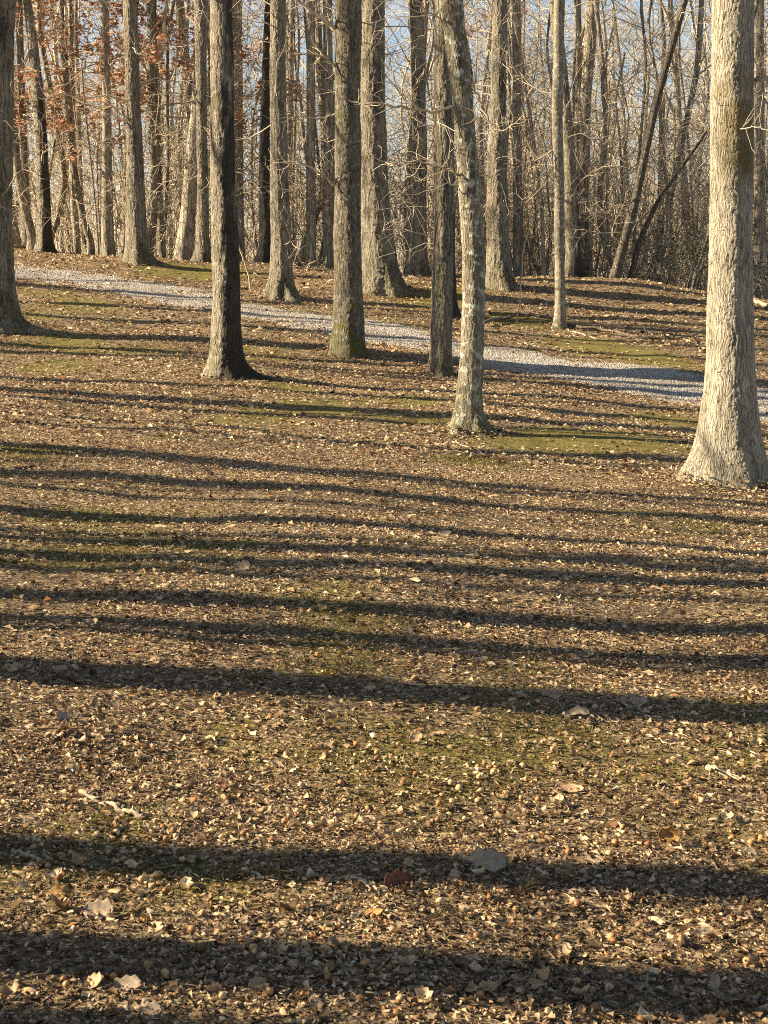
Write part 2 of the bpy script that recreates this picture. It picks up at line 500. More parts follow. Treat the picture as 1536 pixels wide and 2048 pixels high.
def trunk_arrays(rg, H, CX, CY, RAD, nseg, heights, roots=(), lump=.04):
    """tapered trunk of rings following a centre line, with root flares and an uneven outline"""
    hs = np.asarray(heights, float)
    cx = np.interp(hs, H, CX); cy = np.interp(hs, H, CY); r = np.interp(hs, H, RAD)
    k = max(3, int(len(hs) * .05) | 1); kr = np.hanning(k + 2)[1:-1]; kr /= kr.sum()
    sm = lambda a: np.convolve(np.pad(a, k // 2, mode='edge'), kr, mode='valid')
    cx, cy, r = sm(cx), sm(cy), sm(r)
    th = np.arange(nseg) * 2 * math.pi / nseg
    f = np.ones((len(hs), nseg))
    for ta, amp, hf, sg in roots:
        dth = (th - ta + math.pi) % (2 * math.pi) - math.pi
        f += amp * np.exp(-np.clip(hs, -.1, None) / hf)[:, None] * np.exp(-(dth / sg) ** 2)[None, :]
    for ta in rg.uniform(0, 6.28, 9):                                           # uneven fluting towards the foot
        dth = (th - ta + math.pi) % (2 * math.pi) - math.pi
        f += rg.uniform(-.07, .10) * np.exp(-np.clip(hs, -.1, None) / rg.uniform(.25, .9))[:, None] * np.exp(-(dth / rg.uniform(.10, .24)) ** 2)[None, :]
    ph = rg.uniform(0, 6.28, 6)
    for q in range(1, 4):
        f += lump / q * np.sin(q * th[None, :] + ph[q] + (hs * (.9 + .5 * q))[:, None]) * np.sin(hs * 1.3 * q + ph[q + 2])[:, None]
    X = cx[:, None] + r[:, None] * f * np.cos(th); Y = cy[:, None] + r[:, None] * f * np.sin(th)
    Z = np.repeat(hs[:, None], nseg, 1)
    V = np.stack([X, Y, Z], -1).reshape(-1, 3)
    i = np.arange(len(hs) - 1)[:, None] * nseg; j = np.arange(nseg)[None, :]; j2 = (j + 1) % nseg
    Fq = np.stack([i + j, i + j2, i + nseg + j2, i + nseg + j], -1).reshape(-1, 4)
    return V, Fq, (cx[-1], cy[-1], hs[-1], r[-1])


# crown prototypes (limbs and twigs above a cut trunk of unit position)
def crown_mesh(name, seed, r0, span, height, n_limbs=9, kids=(6, 5, 3)):
    rg = np.random.default_rng(seed); out = []
    lead, lr = limb(rg, (0, 0, -.4), (0, 0, 1), height + .4, r0, r0 * .15, 9, .07, .05)
    out.append((lead, lr))
    for k in range(n_limbs):
        i = rg.integers(1, 7); a = rg.uniform(0, 6.28)
        grow(rg, lead[i], (math.cos(a), math.sin(a), rg.uniform(.3, 1.0)), span * rg.uniform(.5, 1.0), lr[i] * .5, 1, out, .17, .04, kids)
    V, Fq = tube_arrays(out, 4)
    return mesh_np(name, V, Fq, m_twig)


CROWNS = [crown_mesh('crown_limbs', 50 + k, .14, 4.5, 8.0) for k in range(3)]


def rows_tree(name, label, base_px, rows, mat, base_px_r=None, nseg=72, roots=None, top=15.0, dz=.02, branches=(), category='tree', d=None, group=None, crown=True, seed=0, lump=.04):
    """a tree read from the photograph: rows (py, left px, right px) of its trunk, standing on the ground at base_px"""
    rg = np.random.default_rng(1000 + seed)
    gpt = ground_at(*base_px)
    if d is not None:
        gpt = at_depth(base_px[0], base_px[1], d)[0]; gpt.z = float(terrain(gpt.x, gpt.y))
    y = gpt.y
    H, CX, RAD = [], [], []
    for py, xl, xr in sorted(rows, reverse=True):
        c, mpp = at_depth((xl + xr) / 2, py, y)
        H.append(c.z - gpt.z); CX.append(c.x - gpt.x); RAD.append((xr - xl) / 2 * mpp)
    H, CX, RAD = map(np.array, (H, CX, RAD))
    vis = H[-1]
    slope = (CX[-1] - CX[-2]) / (H[-1] - H[-2])
    H = np.concatenate([[-.4], H, [vis + (top - vis) * .5, top]])
    CX = np.concatenate([[CX[0]], CX, [CX[-1] + slope * .6 * (top - vis) * .4, CX[-1] + slope * .6 * (top - vis) * .6]])
    RAD = np.concatenate([[RAD[0] * 1.02], RAD, [RAD[-1] * .85, RAD[-1] * .6]])
    CY = np.cumsum(rg.normal(0, .012, len(H))); CY -= np.interp(0, H, CY)
    if roots is None:
        roots = [(a + rg.normal(0, .25), rg.uniform(.35, .7), rg.uniform(.12, .3), rg.uniform(.3, .5)) for a in np.arange(5) * 1.256 + rg.uniform(0, 6)]
    hs = np.concatenate([np.arange(-.4, vis + .3, dz), np.arange(vis + .3, top + .3, .3)])
    t = empty(name, gpt)
    V, Fq, tip = trunk_arrays(rg, H, CX, CY, RAD, nseg, hs, roots, lump)
    tag(t, label, category, group)
    trunk = link('trunk', mesh_np('trunk', V, Fq, mat), t)
    if crown:
        cr = link('crown', CROWNS[seed % 3], t, (tip[0], tip[1], tip[2]))
        s = max(.5, tip[3] / .14); cr.scale = (s ** .5, s ** .5, s ** .5); cr.rotation_euler.z = rg.uniform(0, 6)
    for q in range(9 if y > 31 and crown else 3 if y > 20 else 0):               # dead lower branches
        h = rg.uniform(1.0, vis + .5); a = rg.uniform(0, 6.28); rr = np.interp(h, H, RAD)
        c0 = np.array([np.interp(h, H, CX) + math.cos(a) * rr * .6, np.interp(h, H, CY) + math.sin(a) * rr * .6, h])
        out = []
        grow(rg, c0, (math.cos(a), math.sin(a), rg.uniform(-.3, .5)), rg.uniform(.8, 2.4), rg.uniform(.010, .018), 1, out, .24, .02, (5, 4, 3))
        Vb, Fb = tube_arrays(out, 3)
        link('branch', mesh_np('branch', Vb, Fb, m_twig), trunk)
    for pts, w0, w1, side in branches:      # visible dead branches in photo pixels
        P = []
        for q, (bx, by) in enumerate(pts):
            c, mpp = at_depth(bx, by, y - side * q * .12)
            P.append((c.x - gpt.x, c.y - gpt.y, c.z - gpt.z))
        P = np.array(P)
        tt = np.linspace(0, len(P) - 1, len(P) * 4); P2 = np.stack([np.interp(tt, np.arange(len(P)), P[:, k]) for k in range(3)], 1)
        P2[1:] += rg.normal(0, .012, P2[1:].shape)
        rad = np.linspace(w0, w1, len(P2)) * mpp * .5
        lines = [(P2, rad)]
        for q in range(len(P2) * 2 // 3):
            i = rg.integers(2, len(P2) - 1)
            dd = P2[i] - P2[i - 1] + rg.normal(0, .09, 3) + np.array([0, 0, .04])
            lines.append(limb(rg, P2[i], dd, rg.uniform(.2, .6), rad[i] * .5, .002, 5, .25, .03))
        Vb, Fb = tube_arrays(lines, 5)
        link('branch', mesh_np('branch', Vb, Fb, m_twig), trunk)
    return t


# ------------------------------------------------------------------ the ground, the drive
for bx, by, hh, rr in [(450, 745, .06, .6), (697, 705, .06, .6), (882, 745, .05, .5), (940, 862, .05, .45), (1450, 962, .04, .6), (745, 572, .12, 1.0), (560, 592, .08, .7), (272, 522, .10, .8), (1000, 573, .1, .8), (-12, 652, .06, .8)]:
    q = ground_at(bx, by)
    MOUNDS.append((q.x, q.y, hh, rr))


def spaced(lo, hi, step, far, ratio=1.35):
    a = list(np.arange(lo, hi + 1e-6, step))
    s, v = step, lo
    left = []
    while v > -far: s *= ratio; v -= s; left.append(v)
    s, v = step, hi
    right = []
    while v < far: s *= ratio; v += s; right.append(v)
    return np.array(left[::-1] + a + right)


xs = spaced(-13, 13, .14, 500); ys = spaced(1.5, 44, .14, 500)
GX, GY = np.meshgrid(xs, ys)
GZ = terrain(GX, GY)
nx, ny = len(xs), len(ys)
V = np.stack([GX, GY, GZ], -1).reshape(-1, 3)
i = np.arange(ny - 1)[:, None] * nx; j = np.arange(nx - 1)[None, :]
Fq = np.stack([i + j, i + j + 1, i + nx + j + 1, i + nx + j], -1).reshape(-1, 4)
me = mesh_np('ground', V, Fq, m_ground)
point_attr(me, 'moss', moss_amount(GX, GY).ravel())
ground = link('ground', me)
tag(ground, 'sloping forest floor under leaf litter and moss', None, None, 'structure')

px_ = np.concatenate([np.arange(-16, 12, .07)])
vv = np.linspace(-1.12, 1.12, 34)
PX, PV = np.meshgrid(px_, vv)
PY = path_near(PX) + (path_far(PX) - path_near(PX)) * (PV + 1) / 2
edge = np.abs(PV) + 0 + (fbm(PX, PY, .7, 4) - .5) * .9 + (fbm(PX + 31, PY, 4.0, 2) - .5) * .25
PZ = terrain(PX, PY) + .020 - .06 * np.clip((edge - .74) / .40, 0, 1.5) + (fbm(PX, PY * 3, 1.3, 3) - .5) * .02
n0, n1_ = PX.shape
i = np.arange(n0 - 1)[:, None] * n1_; j = np.arange(n1_ - 1)[None, :]
me = mesh_np('gravel_path', np.stack([PX, PY, PZ], -1).reshape(-1, 3), np.stack([i + j, i + j + 1, i + n1_ + j + 1, i + n1_ + j], -1).reshape(-1, 4), m_path)
path = link('gravel_path', me)
tag(path, 'pale grey gravel drive running down across the slope', None, None, 'structure')

# loose stones on the drive
OCT = np.array([[1, 0, 0], [-1, 0, 0], [0, 1, 0], [0, -1, 0], [0, 0, 1], [0, 0, -1]], float)
OCTF = np.array([[0, 2, 4], [2, 1, 4], [1, 3, 4], [3, 0, 4], [2, 0, 5], [1, 2, 5], [3, 1, 5], [0, 3, 5]])


def inst_arrays(base_v, base_f, pos, scale3, rotz, tilt=None):
    """many rigid copies of a small shape as arrays"""
    n = len(pos)
    v = base_v[None] * scale3[:, None, :]
    if tilt is not None:
        c, s = np.cos(tilt)[:, None], np.sin(tilt)[:, None]
        v = np.stack([v[..., 0], v[..., 1] * c - v[..., 2] * s, v[..., 1] * s + v[..., 2] * c], -1)
    c, s = np.cos(rotz)[:, None], np.sin(rotz)[:, None]
    v = np.stack([v[..., 0] * c - v[..., 1] * s, v[..., 0] * s + v[..., 1] * c, v[..., 2]], -1) + pos[:, None, :]
    f = base_f[None] + (np.arange(n) * len(base_v))[:, None, None]
    return v.reshape(-1, 3), f.reshape(-1, base_f.shape[1])


n = 20000
sx = rng.uniform(-11.5, 8.5, n); sv = np.clip(rng.normal(0, .42, n), -1.25, 1.25)
keep = np.abs(sv) + (fbm(sx, sv * 2, .9, 3) - .5) * .7 < 1.05
sx, sv = sx[keep], sv[keep]; n = len(sx)
sy = path_near(sx) + (path_far(sx) - path_near(sx)) * (sv + 1) / 2
sz = terrain(sx, sy) + .024
sr = rng.uniform(.007, .017, n)
V, Fc = inst_arrays(OCT * np.array([1, 1, .75]), OCTF, np.stack([sx, sy, sz], 1), sr[:, None] * rng.uniform(.7, 1.3, (n, 3)), rng.uniform(0, 6.28, n), rng.uniform(-.6, .6, n))
me = mesh_np('gravel', V, Fc, m_stone, False)
point_attr(me, 'tint', np.repeat(rng.random(n), 6))
tag(link('gravel', me), 'loose grey gravel stones covering the drive', 'gravel', None, 'stuff')

# ------------------------------------------------------------------ the trees that can be told apart
rows_tree('oak_tree', 'large pale oak with flared roots and a moss band, right of the drive', (1450, 962),
          [(0, 1425, 1507), (200, 1420, 1505), (350, 1419, 1504), (500, 1418, 1503), (620, 1414, 1504), (720, 1411, 1506), (800, 1404, 1510), (870, 1396, 1517), (930, 1388, 1520), (962, 1384, 1522)],
          bark_pale, nseg=126, dz=.014, seed=1, lump=.03,
          roots=[(R(188), .75, .20, .38), (R(-8), .55, .22, .40), (R(-75), .30, .16, .35), (R(-130), .25, .14, .3), (R(70), .5, .2, .5), (R(120), .45, .2, .4)],
          branches=[([(1450, 252), (1473, 261), (1503, 254), (1540, 262)], 2.5, 1.2, 1.5), ([(1500, 163), (1520, 158), (1560, 155)], 10, 5, .3)])
rows_tree('oak_tree', 'slim leaning tree with mottled lichen bark rising left of the pale oak', (940, 862),
          [(0, 878, 926), (60, 887, 931), (100, 893, 937), (200, 905, 945), (300, 912, 953), (400, 918, 964), (500, 925, 970), (600, 925, 970), (700, 920, 966), (800, 912, 965), (840, 906, 968), (862, 902, 972)],
          bark_lichen, nseg=96, dz=.018, seed=2, lump=.05,
          roots=[(R(200), .4, .12, .4), (R(-20), .8, .10, .35), (R(-60), .5, .12, .3), (R(-120), .45, .1, .4), (R(80), .5, .12, .5)],
          branches=[([(912, 212), (872, 223), (838, 222), (781, 210), (723, 208), (696, 201)], 7, 2.5, .6), ([(915, 350), (895, 338), (872, 332), (825, 323), (770, 321), (735, 316)], 5, 1.5, .8),
                    ([(915, 372), (880, 361), (845, 358)], 3, 1.2, .8), ([(940, 150), (958, 200), (975, 240), (1000, 262), (1040, 245)], 5, 2, .8), ([(900, 60), (870, 30), (830, 10), (800, -40)], 5, 2, .5)])
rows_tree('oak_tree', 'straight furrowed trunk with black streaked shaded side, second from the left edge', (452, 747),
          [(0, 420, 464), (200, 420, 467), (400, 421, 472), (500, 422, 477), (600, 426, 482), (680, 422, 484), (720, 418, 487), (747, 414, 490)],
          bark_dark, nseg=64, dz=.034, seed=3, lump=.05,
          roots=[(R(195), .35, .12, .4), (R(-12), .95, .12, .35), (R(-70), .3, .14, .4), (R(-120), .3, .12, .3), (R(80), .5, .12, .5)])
rows_tree('oak_tree', 'dark furrowed oak with mossy knots, standing before the wide oak trunk', (697, 708),
          [(0, 672, 723), (60, 668, 724), (120, 672, 722), (300, 670, 721), (500, 669, 723), (600, 667, 726), (660, 664, 729), (708, 661, 732)],
          bark_mossy, nseg=64, dz=.034, seed=4, lump=.08,
          roots=[(R(190), .15, .12, .5), (R(-10), .3, .12, .4), (R(-90), .25, .15, .5)],
          branches=[([(676, 62), (650, 40), (620, 20), (580, -15)], 12, 5, .3), ([(678, 148), (655, 118), (625, 106), (590, 108), (560, 100)], 7, 2, .4), ([(672, 372), (640, 345), (610, 330), (570, 325), (535, 330)], 5, 1.5, .4), ([(670, 228), (640, 238), (600, 232), (560, 245)], 4, 1.2, .6)])
rows_tree('oak_tree', 'slim upright tree beside the leaning lichen tree, at the edge of the drive', (882, 748),
          [(0, 870, 905), (300, 868, 907), (420, 868, 906), (600, 863, 905), (700, 859, 904), (748, 856, 906)],
          bark_grey, nseg=72, dz=.026, seed=5,
          roots=[(R(180), .15, .1, .5), (R(-20), .25, .1, .4), (R(-90), .2, .12, .5)])
rows_tree('oak_tree', 'trunk cut off by the left photo edge, with a broad shaded root flare', (-12, 652),
          [(0, -66, 28), (200, -62, 24), (400, -58, 21), (520, -57, 24), (580, -60, 30), (630, -68, 40), (652, -74, 46)],
          bark_grey, nseg=80, dz=.028, seed=6, roots=[(R(-8), .5, .12, .4), (R(-70), .3, .16, .4), (R(190), .6, .2, .4), (R(90), .4, .2, .5)])
rows_tree('oak_tree', 'widest trunk of the far side with swollen buttressed base, above the drive', (762, 575),
          [(0, 722, 768), (200, 721, 770), (300, 721, 773), (400, 721, 779), (480, 722, 787), (530, 722, 795), (575, 720, 804)],
          bark_grey, nseg=80, dz=.034, seed=7, roots=[(R(-10), .35, .3, .45), (R(-60), .25, .3, .35), (R(-110), .2, .25, .35), (R(190), .3, .3, .4)])
rows_tree('oak_tree', 'pale trunk with splayed lit roots beside the drive, left of the mossy oak', (560, 594),
          [(0, 540, 570), (200, 540, 572), (400, 540, 578), (480, 541, 581), (540, 540, 584), (594, 536, 590)],
          bark_grey, nseg=64, dz=.034, seed=8, roots=[(R(200), .7, .22, .35), (R(-60), .6, .16, .25), (R(-10), .5, .22, .4), (R(-110), .4, .2, .25)])
rows_tree('oak_tree', 'tall half lit trunk with spreading roots on the crest behind the drive', (276, 523),
          [(0, 245, 273), (200, 251, 280), (300, 253, 285), (400, 252, 290), (460, 251, 294), (500, 251, 298), (523, 249, 301)],
          bark_grey, nseg=64, dz=.034, seed=9, roots=[(R(190), .25, .2, .4), (R(-8), .8, .14, .35), (R(-80), .3, .2, .4)],
          branches=[([(250, 200), (215, 190), (170, 196), (120, 188), (80, 200)], 4, 1.2, .5), ([(252, 245), (225, 230), (190, 214), (150, 218)], 3.5, 1, .5), ([(283, 170), (310, 155), (350, 165), (390, 160)], 4, 1.2, .6)])
rows_tree('oak_tree', 'dark buttressed trunk hidden low behind the slim upright tree', (892, 632),
          [(0, 872, 906), (300, 874, 908), (500, 874, 910), (600, 872, 913), (632, 868, 918)],
          bark_dark, nseg=56, dz=.045, seed=10)
rows_tree('young_tree', 'slim smooth kinked tree standing alone between the drive and leaf bank', (1120, 657),
          [(0, 1110, 1131), (150, 1107, 1127), (205, 1104, 1126), (300, 1107, 1127), (400, 1109, 1129), (550, 1110, 1130), (620, 1109, 1132), (657, 1106, 1135)],
          bark_smooth, nseg=40, dz=.04, seed=11, lump=.10, roots=[(R(190), .35, .08, .4), (R(-10), .3, .08, .4)],
          branches=[([(1106, 300), (1080, 318), (1050, 328), (1020, 312)], 3.5, 1.2, .6), ([(1128, 110), (1160, 95), (1190, 112), (1230, 98)], 3.5, 1.2, .6), ([(1108, 352), (1075, 330), (1030, 318)], 2.5, 1, .4)])
rows_tree('oak_tree', 'pale trunk with forked dark roots right of the leaning lichen tree', (1002, 574),
          [(0, 985, 1014), (200, 982, 1012), (300, 975, 1013), (400, 973, 1015), (500, 974, 1020), (574, 972, 1026)],
          bark_grey, nseg=64, dz=.036, seed=12, roots=[(R(-15), .5, .2, .3), (R(190), .2, .2, .4), (R(-70), .3, .2, .3)])
rows_tree('oak_tree', 'dark thick trunk close behind the slim kinked tree', (1147, 548),
          [(0, 1098, 1118), (150, 1112, 1136), (300, 1124, 1150), (420, 1128, 1156), (500, 1131, 1160), (548, 1130, 1165)],
          bark_dark, nseg=56, dz=.05, seed=13, d=38.5)
rows_tree('oak_tree', 'clean pale sunlit trunk with swollen foot right of the widest trunk', (838, 536),
          [(0, 818, 847), (150, 822, 850), (300, 826, 854), (420, 826, 853), (500, 822, 854), (536, 818, 857)],
          bark_grey, nseg=56, dz=.05, seed=14, d=39.5)
rows_tree('leaning_tree', 'dark tree leaning steeply to the right above the leaf bank', (1226, 563),
          [(0, 1362, 1376), (100, 1334, 1349), (200, 1305, 1321), (300, 1283, 1300), (400, 1261, 1280), (470, 1242, 1262), (520, 1228, 1249), (563, 1216, 1241)],
          bark_brown, nseg=48, dz=.04, seed=15, d=38.0, roots=[(R(190), .3, .15, .4), (R(0), .2, .1, .4)])
rows_tree('leaning_tree', 'thin dark sapling leaning right, beside the thicker leaning tree', (1260, 566),
          [(200, 1450, 1458), (300, 1384, 1392), (400, 1312, 1322), (450, 1288, 1299), (500, 1268, 1280), (566, 1254, 1267)],
          bark_brown, nseg=24, dz=.06, seed=16, d=38.2, roots=[], crown=False, top=9)
rows_tree('oak_tree', 'narrow bright trunk with pinched roots behind the black streaked trunk', (405, 522),
          [(0, 388, 412), (200, 392, 413), (400, 395, 417), (480, 393, 419), (522, 388, 425)], bark_grey, nseg=48, dz=.05, seed=17, d=38.5, roots=[(R(195), .7, .2, .4), (R(-10), .3, .2, .4)])
rows_tree('leaning_tree', 'grey trunk tilting right just left of the narrow bright trunk', (366, 522),
          [(0, 402, 422), (150, 388, 410), (250, 378, 402), (350, 368, 396), (450, 358, 390), (522, 346, 386)], bark_back, nseg=40, dz=.06, seed=18, d=39.5)
rows_tree('oak_tree', 'smooth half lit trunk left of the tall trunk with spreading roots', (215, 515),
          [(0, 200, 216), (200, 205, 222), (400, 204, 226), (515, 203, 229)], bark_back, nseg=40, dz=.06, seed=19, d=40.0)
rows_tree('oak_tree', 'thick dark trunk bending left as it rises, at the crest by the pale log', (90, 500),
          [(0, 46, 62), (100, 58, 78), (200, 66, 90), (300, 72, 96), (420, 76, 102), (500, 74, 106)], bark_dark, nseg=48, dz=.06, seed=20, d=40.5)
rows_tree('oak_tree', 'dark trunk with curved base just left of the splayed root trunk', (527, 532),
          [(0, 530, 548), (200, 522, 540), (350, 518, 540), (440, 518, 541), (500, 520, 542), (532, 512, 546)], bark_dark, nseg=40, dz=.06, seed=21, d=39.5, roots=[(R(200), 1.0, .25, .35), (R(0), .4, .2, .4)])
rows_tree('oak_tree', 'straight half lit trunk seen in the bright gap left of the mossy oak', (621, 540),
          [(0, 613, 630), (300, 613, 631), (540, 611, 633)], bark_back, nseg=36, dz=.08, seed=22, d=41)
rows_tree('oak_tree', 'bright straight trunk touching the left side of the mossy oak', (656, 543),
          [(0, 646, 664), (300, 647, 668), (543, 645, 672)], bark_back, nseg=36, dz=.08, seed=23, d=41)
rows_tree('oak_tree', 'pale trunk leaning slightly left at the left forest edge', (50, 488),
          [(0, 30, 44), (300, 40, 54), (488, 44, 64)], bark_back, nseg=32, dz=.08, seed=24, d=42)
rows_tree('oak_tree', 'tall pale forked looking trunk right of the slim kinked tree', (1170, 545),
          [(0, 1174, 1200), (200, 1160, 1182), (400, 1158, 1178), (545, 1156, 1180)], bark_back, nseg=36, dz=.08, seed=25, d=43)
rows_tree('oak_tree', 'narrow straight trunk right of the pale trunk with forked roots', (1042, 548),
          [(0, 1024, 1042), (300, 1026, 1044), (548, 1026, 1048)], bark_back, nseg=36, dz=.08, seed=26, d=42)
rows_tree('oak_tree', 'trunk partly hidden behind the right side of the pale oak', (1518, 600),
          [(0, 1510, 1528), (300, 1509, 1529), (600, 1508, 1532)], bark_back, nseg=36, dz=.08, seed=27, d=40)
rows_tree('oak_tree', 'straight trunk right of the black streaked trunk, lit on its left', (478, 540),
          [(0, 466, 484), (300, 468, 486), (540, 466, 490)], bark_back, nseg=36, dz=.08, seed=28, d=42)

# ------------------------------------------------------------------ forest trees (copies of a few kinds)
def tree_kind(seed, r, height, bend, kind):
    rg = np.random.default_rng(seed)
    H = np.array([-2.0, 0, .5, 2, 6, 11, height * .75, height]); H = np.sort(H)
    CX = np.concatenate([[0, 0, 0], np.cumsum(rg.normal(0, bend, 5))]); CY = np.concatenate([[0, 0, 0], np.cumsum(rg.normal(0, bend, 5))])
    RAD = np.interp(H, [-2, 0, .5, 2, 6, 11, height * .75, height], np.array([1.3, 1.3, 1.08, 1.0, .88, .68, .36, .06]) * r)
    hs = np.concatenate([np.arange(-2, 1, .25), np.arange(1, height + .2, .55)])
    roots = [(a, rg.uniform(.1, .4), .3, .4) for a in rg.uniform(0, 6.28, 4)]
    V, Fq, tip = trunk_arrays(rg, H, CX, CY, RAD, 14, hs, roots, .06)
    tm = mesh_np('trunk', V, Fq, bark_back)
    out = []
    def at(h): return np.array([np.interp(h, H, CX), np.interp(h, H, CY), h]), np.interp(h, H, RAD)
    if kind == 'tall': lo, nl, nlow = .5, 8, 7
    elif kind == 'twiggy': lo, nl, nlow = .36, 9, 10
    else: lo, nl, nlow = .16, 14, 3
    for k in range(nl):
        h = height * rg.uniform(lo, .97); p, rr = at(h); a = rg.uniform(0, 6.28)
        L = (1 - h / height) * height * .34 + 1.0
        grow(rg, p, (math.cos(a), math.sin(a), rg.uniform(.25, 1.1)), L * rg.uniform(.6, 1), max(rr * .34, .005 if kind == 'sapling' else .010), 1, out, .18, .05, (5, 4, 3) if kind != 'sapling' else (3, 3, 2))
    if kind != 'sapling':                        # the stem forks once or twice
        for k in range(2):
            h = rg.uniform(4, 10); p, rr = at(h); a = rg.uniform(0, 6.28)
            grow(rg, p, (math.cos(a) * .45, math.sin(a) * .45, 1), rg.uniform(6, 10), rr * .5, 1, out, .10, .06, (5, 4, 3))
    for k in range(nlow):                        # thin dead branches low on the trunk
        h = rg.uniform(1.2, height * lo + 2); p, rr = at(h); a = rg.uniform(0, 6.28)
        grow(rg, p, (math.cos(a), math.sin(a), rg.uniform(-.25, .5)), rg.uniform(1.0, 3.0), .018, 1, out, .22, .0, (5, 3, 3))
    Vb, Fb = tube_arrays(out, 3)
    return tm, mesh_np('crown', Vb, Fb, m_twig)


KINDS = [('tall', tree_kind(301, .17, 21, .14, 'tall')), ('tall', tree_kind(302, .13, 20, .26, 'tall')), ('tall', tree_kind(303, .21, 23, .10, 'tall')), ('twiggy', tree_kind(304, .11, 17, .32, 'twiggy')),
         ('twiggy', tree_kind(305, .09, 15, .38, 'twiggy')), ('twiggy', tree_kind(306, .14, 19, .22, 'twiggy')), ('sapling', tree_kind(307, .045, 9, .22, 'sapling')), ('sapling', tree_kind(308, .035, 7, .26, 'sapling'))]
LABELS = {'tall': ('forest_tree', 'straight bare trunk standing in the crowded forest beyond the crest', 'tree', 'bare trees beyond the crest'),
          'twiggy': ('forest_tree', 'slender bare tree covered in fine twigs in the forest beyond the crest', 'tree', 'slender twiggy trees beyond the crest'),
          'sapling': ('sapling', 'thin bare sapling with wispy branches at the forest edge', 'sapling', 'saplings along the forest edge')}


def place(kind_i, x, y, s, rz, lean=(0, 0), label=None, group=None, crown=True):
    k, (tm, cm) = KINDS[kind_i]
    nm, lb, ct, gr = LABELS[k]
    o = empty(nm, (x, y, float(terrain(x, y))))
    tag(o, label or lb, ct, group or gr)
    o.rotation_euler = (lean[0], lean[1], rz); o.scale = (s, s, s)
    link('trunk', tm, o)
    if crown: link('crown', cm, o)
    return o


# trees left of the view: their trunks throw the long shadows across the litter
SH = [(2030, 3, .95), (1880, 2, .72), (1698, 4, .75), (1352, 3, 1.0), (1303, 5, .5), (1264, 2, .6), (1209, 4, .8), (1165, 6, .5), (1128, 3, .8), (1092, 4.5, .8), (1040, 2, 1.1), (1008, 5, .5), (978, 4, .9), (941, 2, 1.2), (886, 5, 1.1), (957, 5, .7), (905, 8, .7), (835, 6, .9), (1070, 6, .5), (1150, 9, .45), (1235, 10, .4), (1000, 9, .6), (750, 6, .8),
      (817, 3, 1.7), (792, 5, 1.0), (730, 5, 1.2), (745, 9, .7), (676, 8, 1.0), (708, 3, .6), (645, 10, 1.1), (618, 14, 1.2)]
for k, (u, back, s) in enumerate(SH):
    q = ground_at(768, u)
    x = -(.275 * q.y + 1.2) - back
    y = q.y - x * math.tan(R(SUN_AZ))
    o = place(5 if k % 3 == 1 and k > 3 else 0, x, y, s, k * 1.7, (0, 0), 'bare trunk standing out of view on the left side of the slope', 'trees left of the view throwing shadows')
    o.rotation_euler.z = 0
    o.scale.z = min(s, 1.1); o.rotation_euler.x = random.gauss(0, .035) if k > 3 else 0

pts = []
tries = 0
while len(pts) < 125 and tries < 20000:
    tries += 1
    y = 41 + 62 * random.random() ** 1.25
    half = .275 * y + 3
    x = random.uniform(-half, half)
    if x < -.06 * y and y > 70 and random.random() < .45: continue
    mind = 1.0 + .25 * random.random()
    if all((x - a) ** 2 + (y - b_) ** 2 > mind ** 2 for a, b_ in pts): pts.append((x, y))
for k, (x, y) in enumerate(pts):
    ki = random.choices(range(6), [2, 6, .5, 6, 8, 3])[0]
    place(ki, x, y, random.uniform(.75, 1.15), random.uniform(0, 6.28), (random.gauss(0, .03), random.gauss(0, .045)))
sap = 0
while sap < 90:
    y = random.uniform(38.5, 52); x = random.uniform(-.29 * y, .29 * y)
    if x < 2 and random.random() < .55: continue
    if y < 40.5 and x < 3: continue
    place(random.choice([6, 7]), x, y, random.uniform(.6, 1.3), random.uniform(0, 6.28), (random.gauss(0, .06), random.gauss(0, .08))); sap += 1
for k in range(8):                               # the same forest goes on to the left
    y = random.uniform(40, 75); x = -.275 * y - 3 - random.uniform(0, 30)
    place(random.choice([0, 1, 2, 5]), x, y, random.uniform(.8, 1.15), random.uniform(0, 6.28), (0, 0), 'bare trunk standing out of view on the left side of the slope', 'trees left of the view throwing shadows')

# far woods that read as one mass
lines = []
for k in range(430):
    y = random.uniform(92, 190); half = .29 * y + 8; x = random.uniform(-half, half)
    if x < .03 * y and random.random() < .45: continue
    z0 = float(base_z(x, y)) - .5; hgt = random.uniform(14, 22); r = random.uniform(.05, .13)
    P, rr = limb(rng, (x, y, z0), (random.gauss(0, .03), random.gauss(0, .03), 1), hgt, r, r * .25, 7, .03, .0)
    lines.append((P, rr))
    for q in range(9):
        i = random.randint(1, 5); t = random.random(); p = P[i] * (1 - t) + P[i + 1] * t
        a = random.uniform(0, 6.28)
        L = limb(rng, p, (math.cos(a), math.sin(a), random.uniform(.1, .9)), random.uniform(1.2, 4), max(.02, rr[i] * .35), .008, 5, .2, .04)
        lines.append(L)
        for w_ in range(2):
            lines.append(limb(rng, L[0][random.randint(1, 3)], rng.normal(0, 1, 3) + np.array([0, 0, .5]), random.uniform(.6, 1.8), .012, .005, 4, .2, .02))
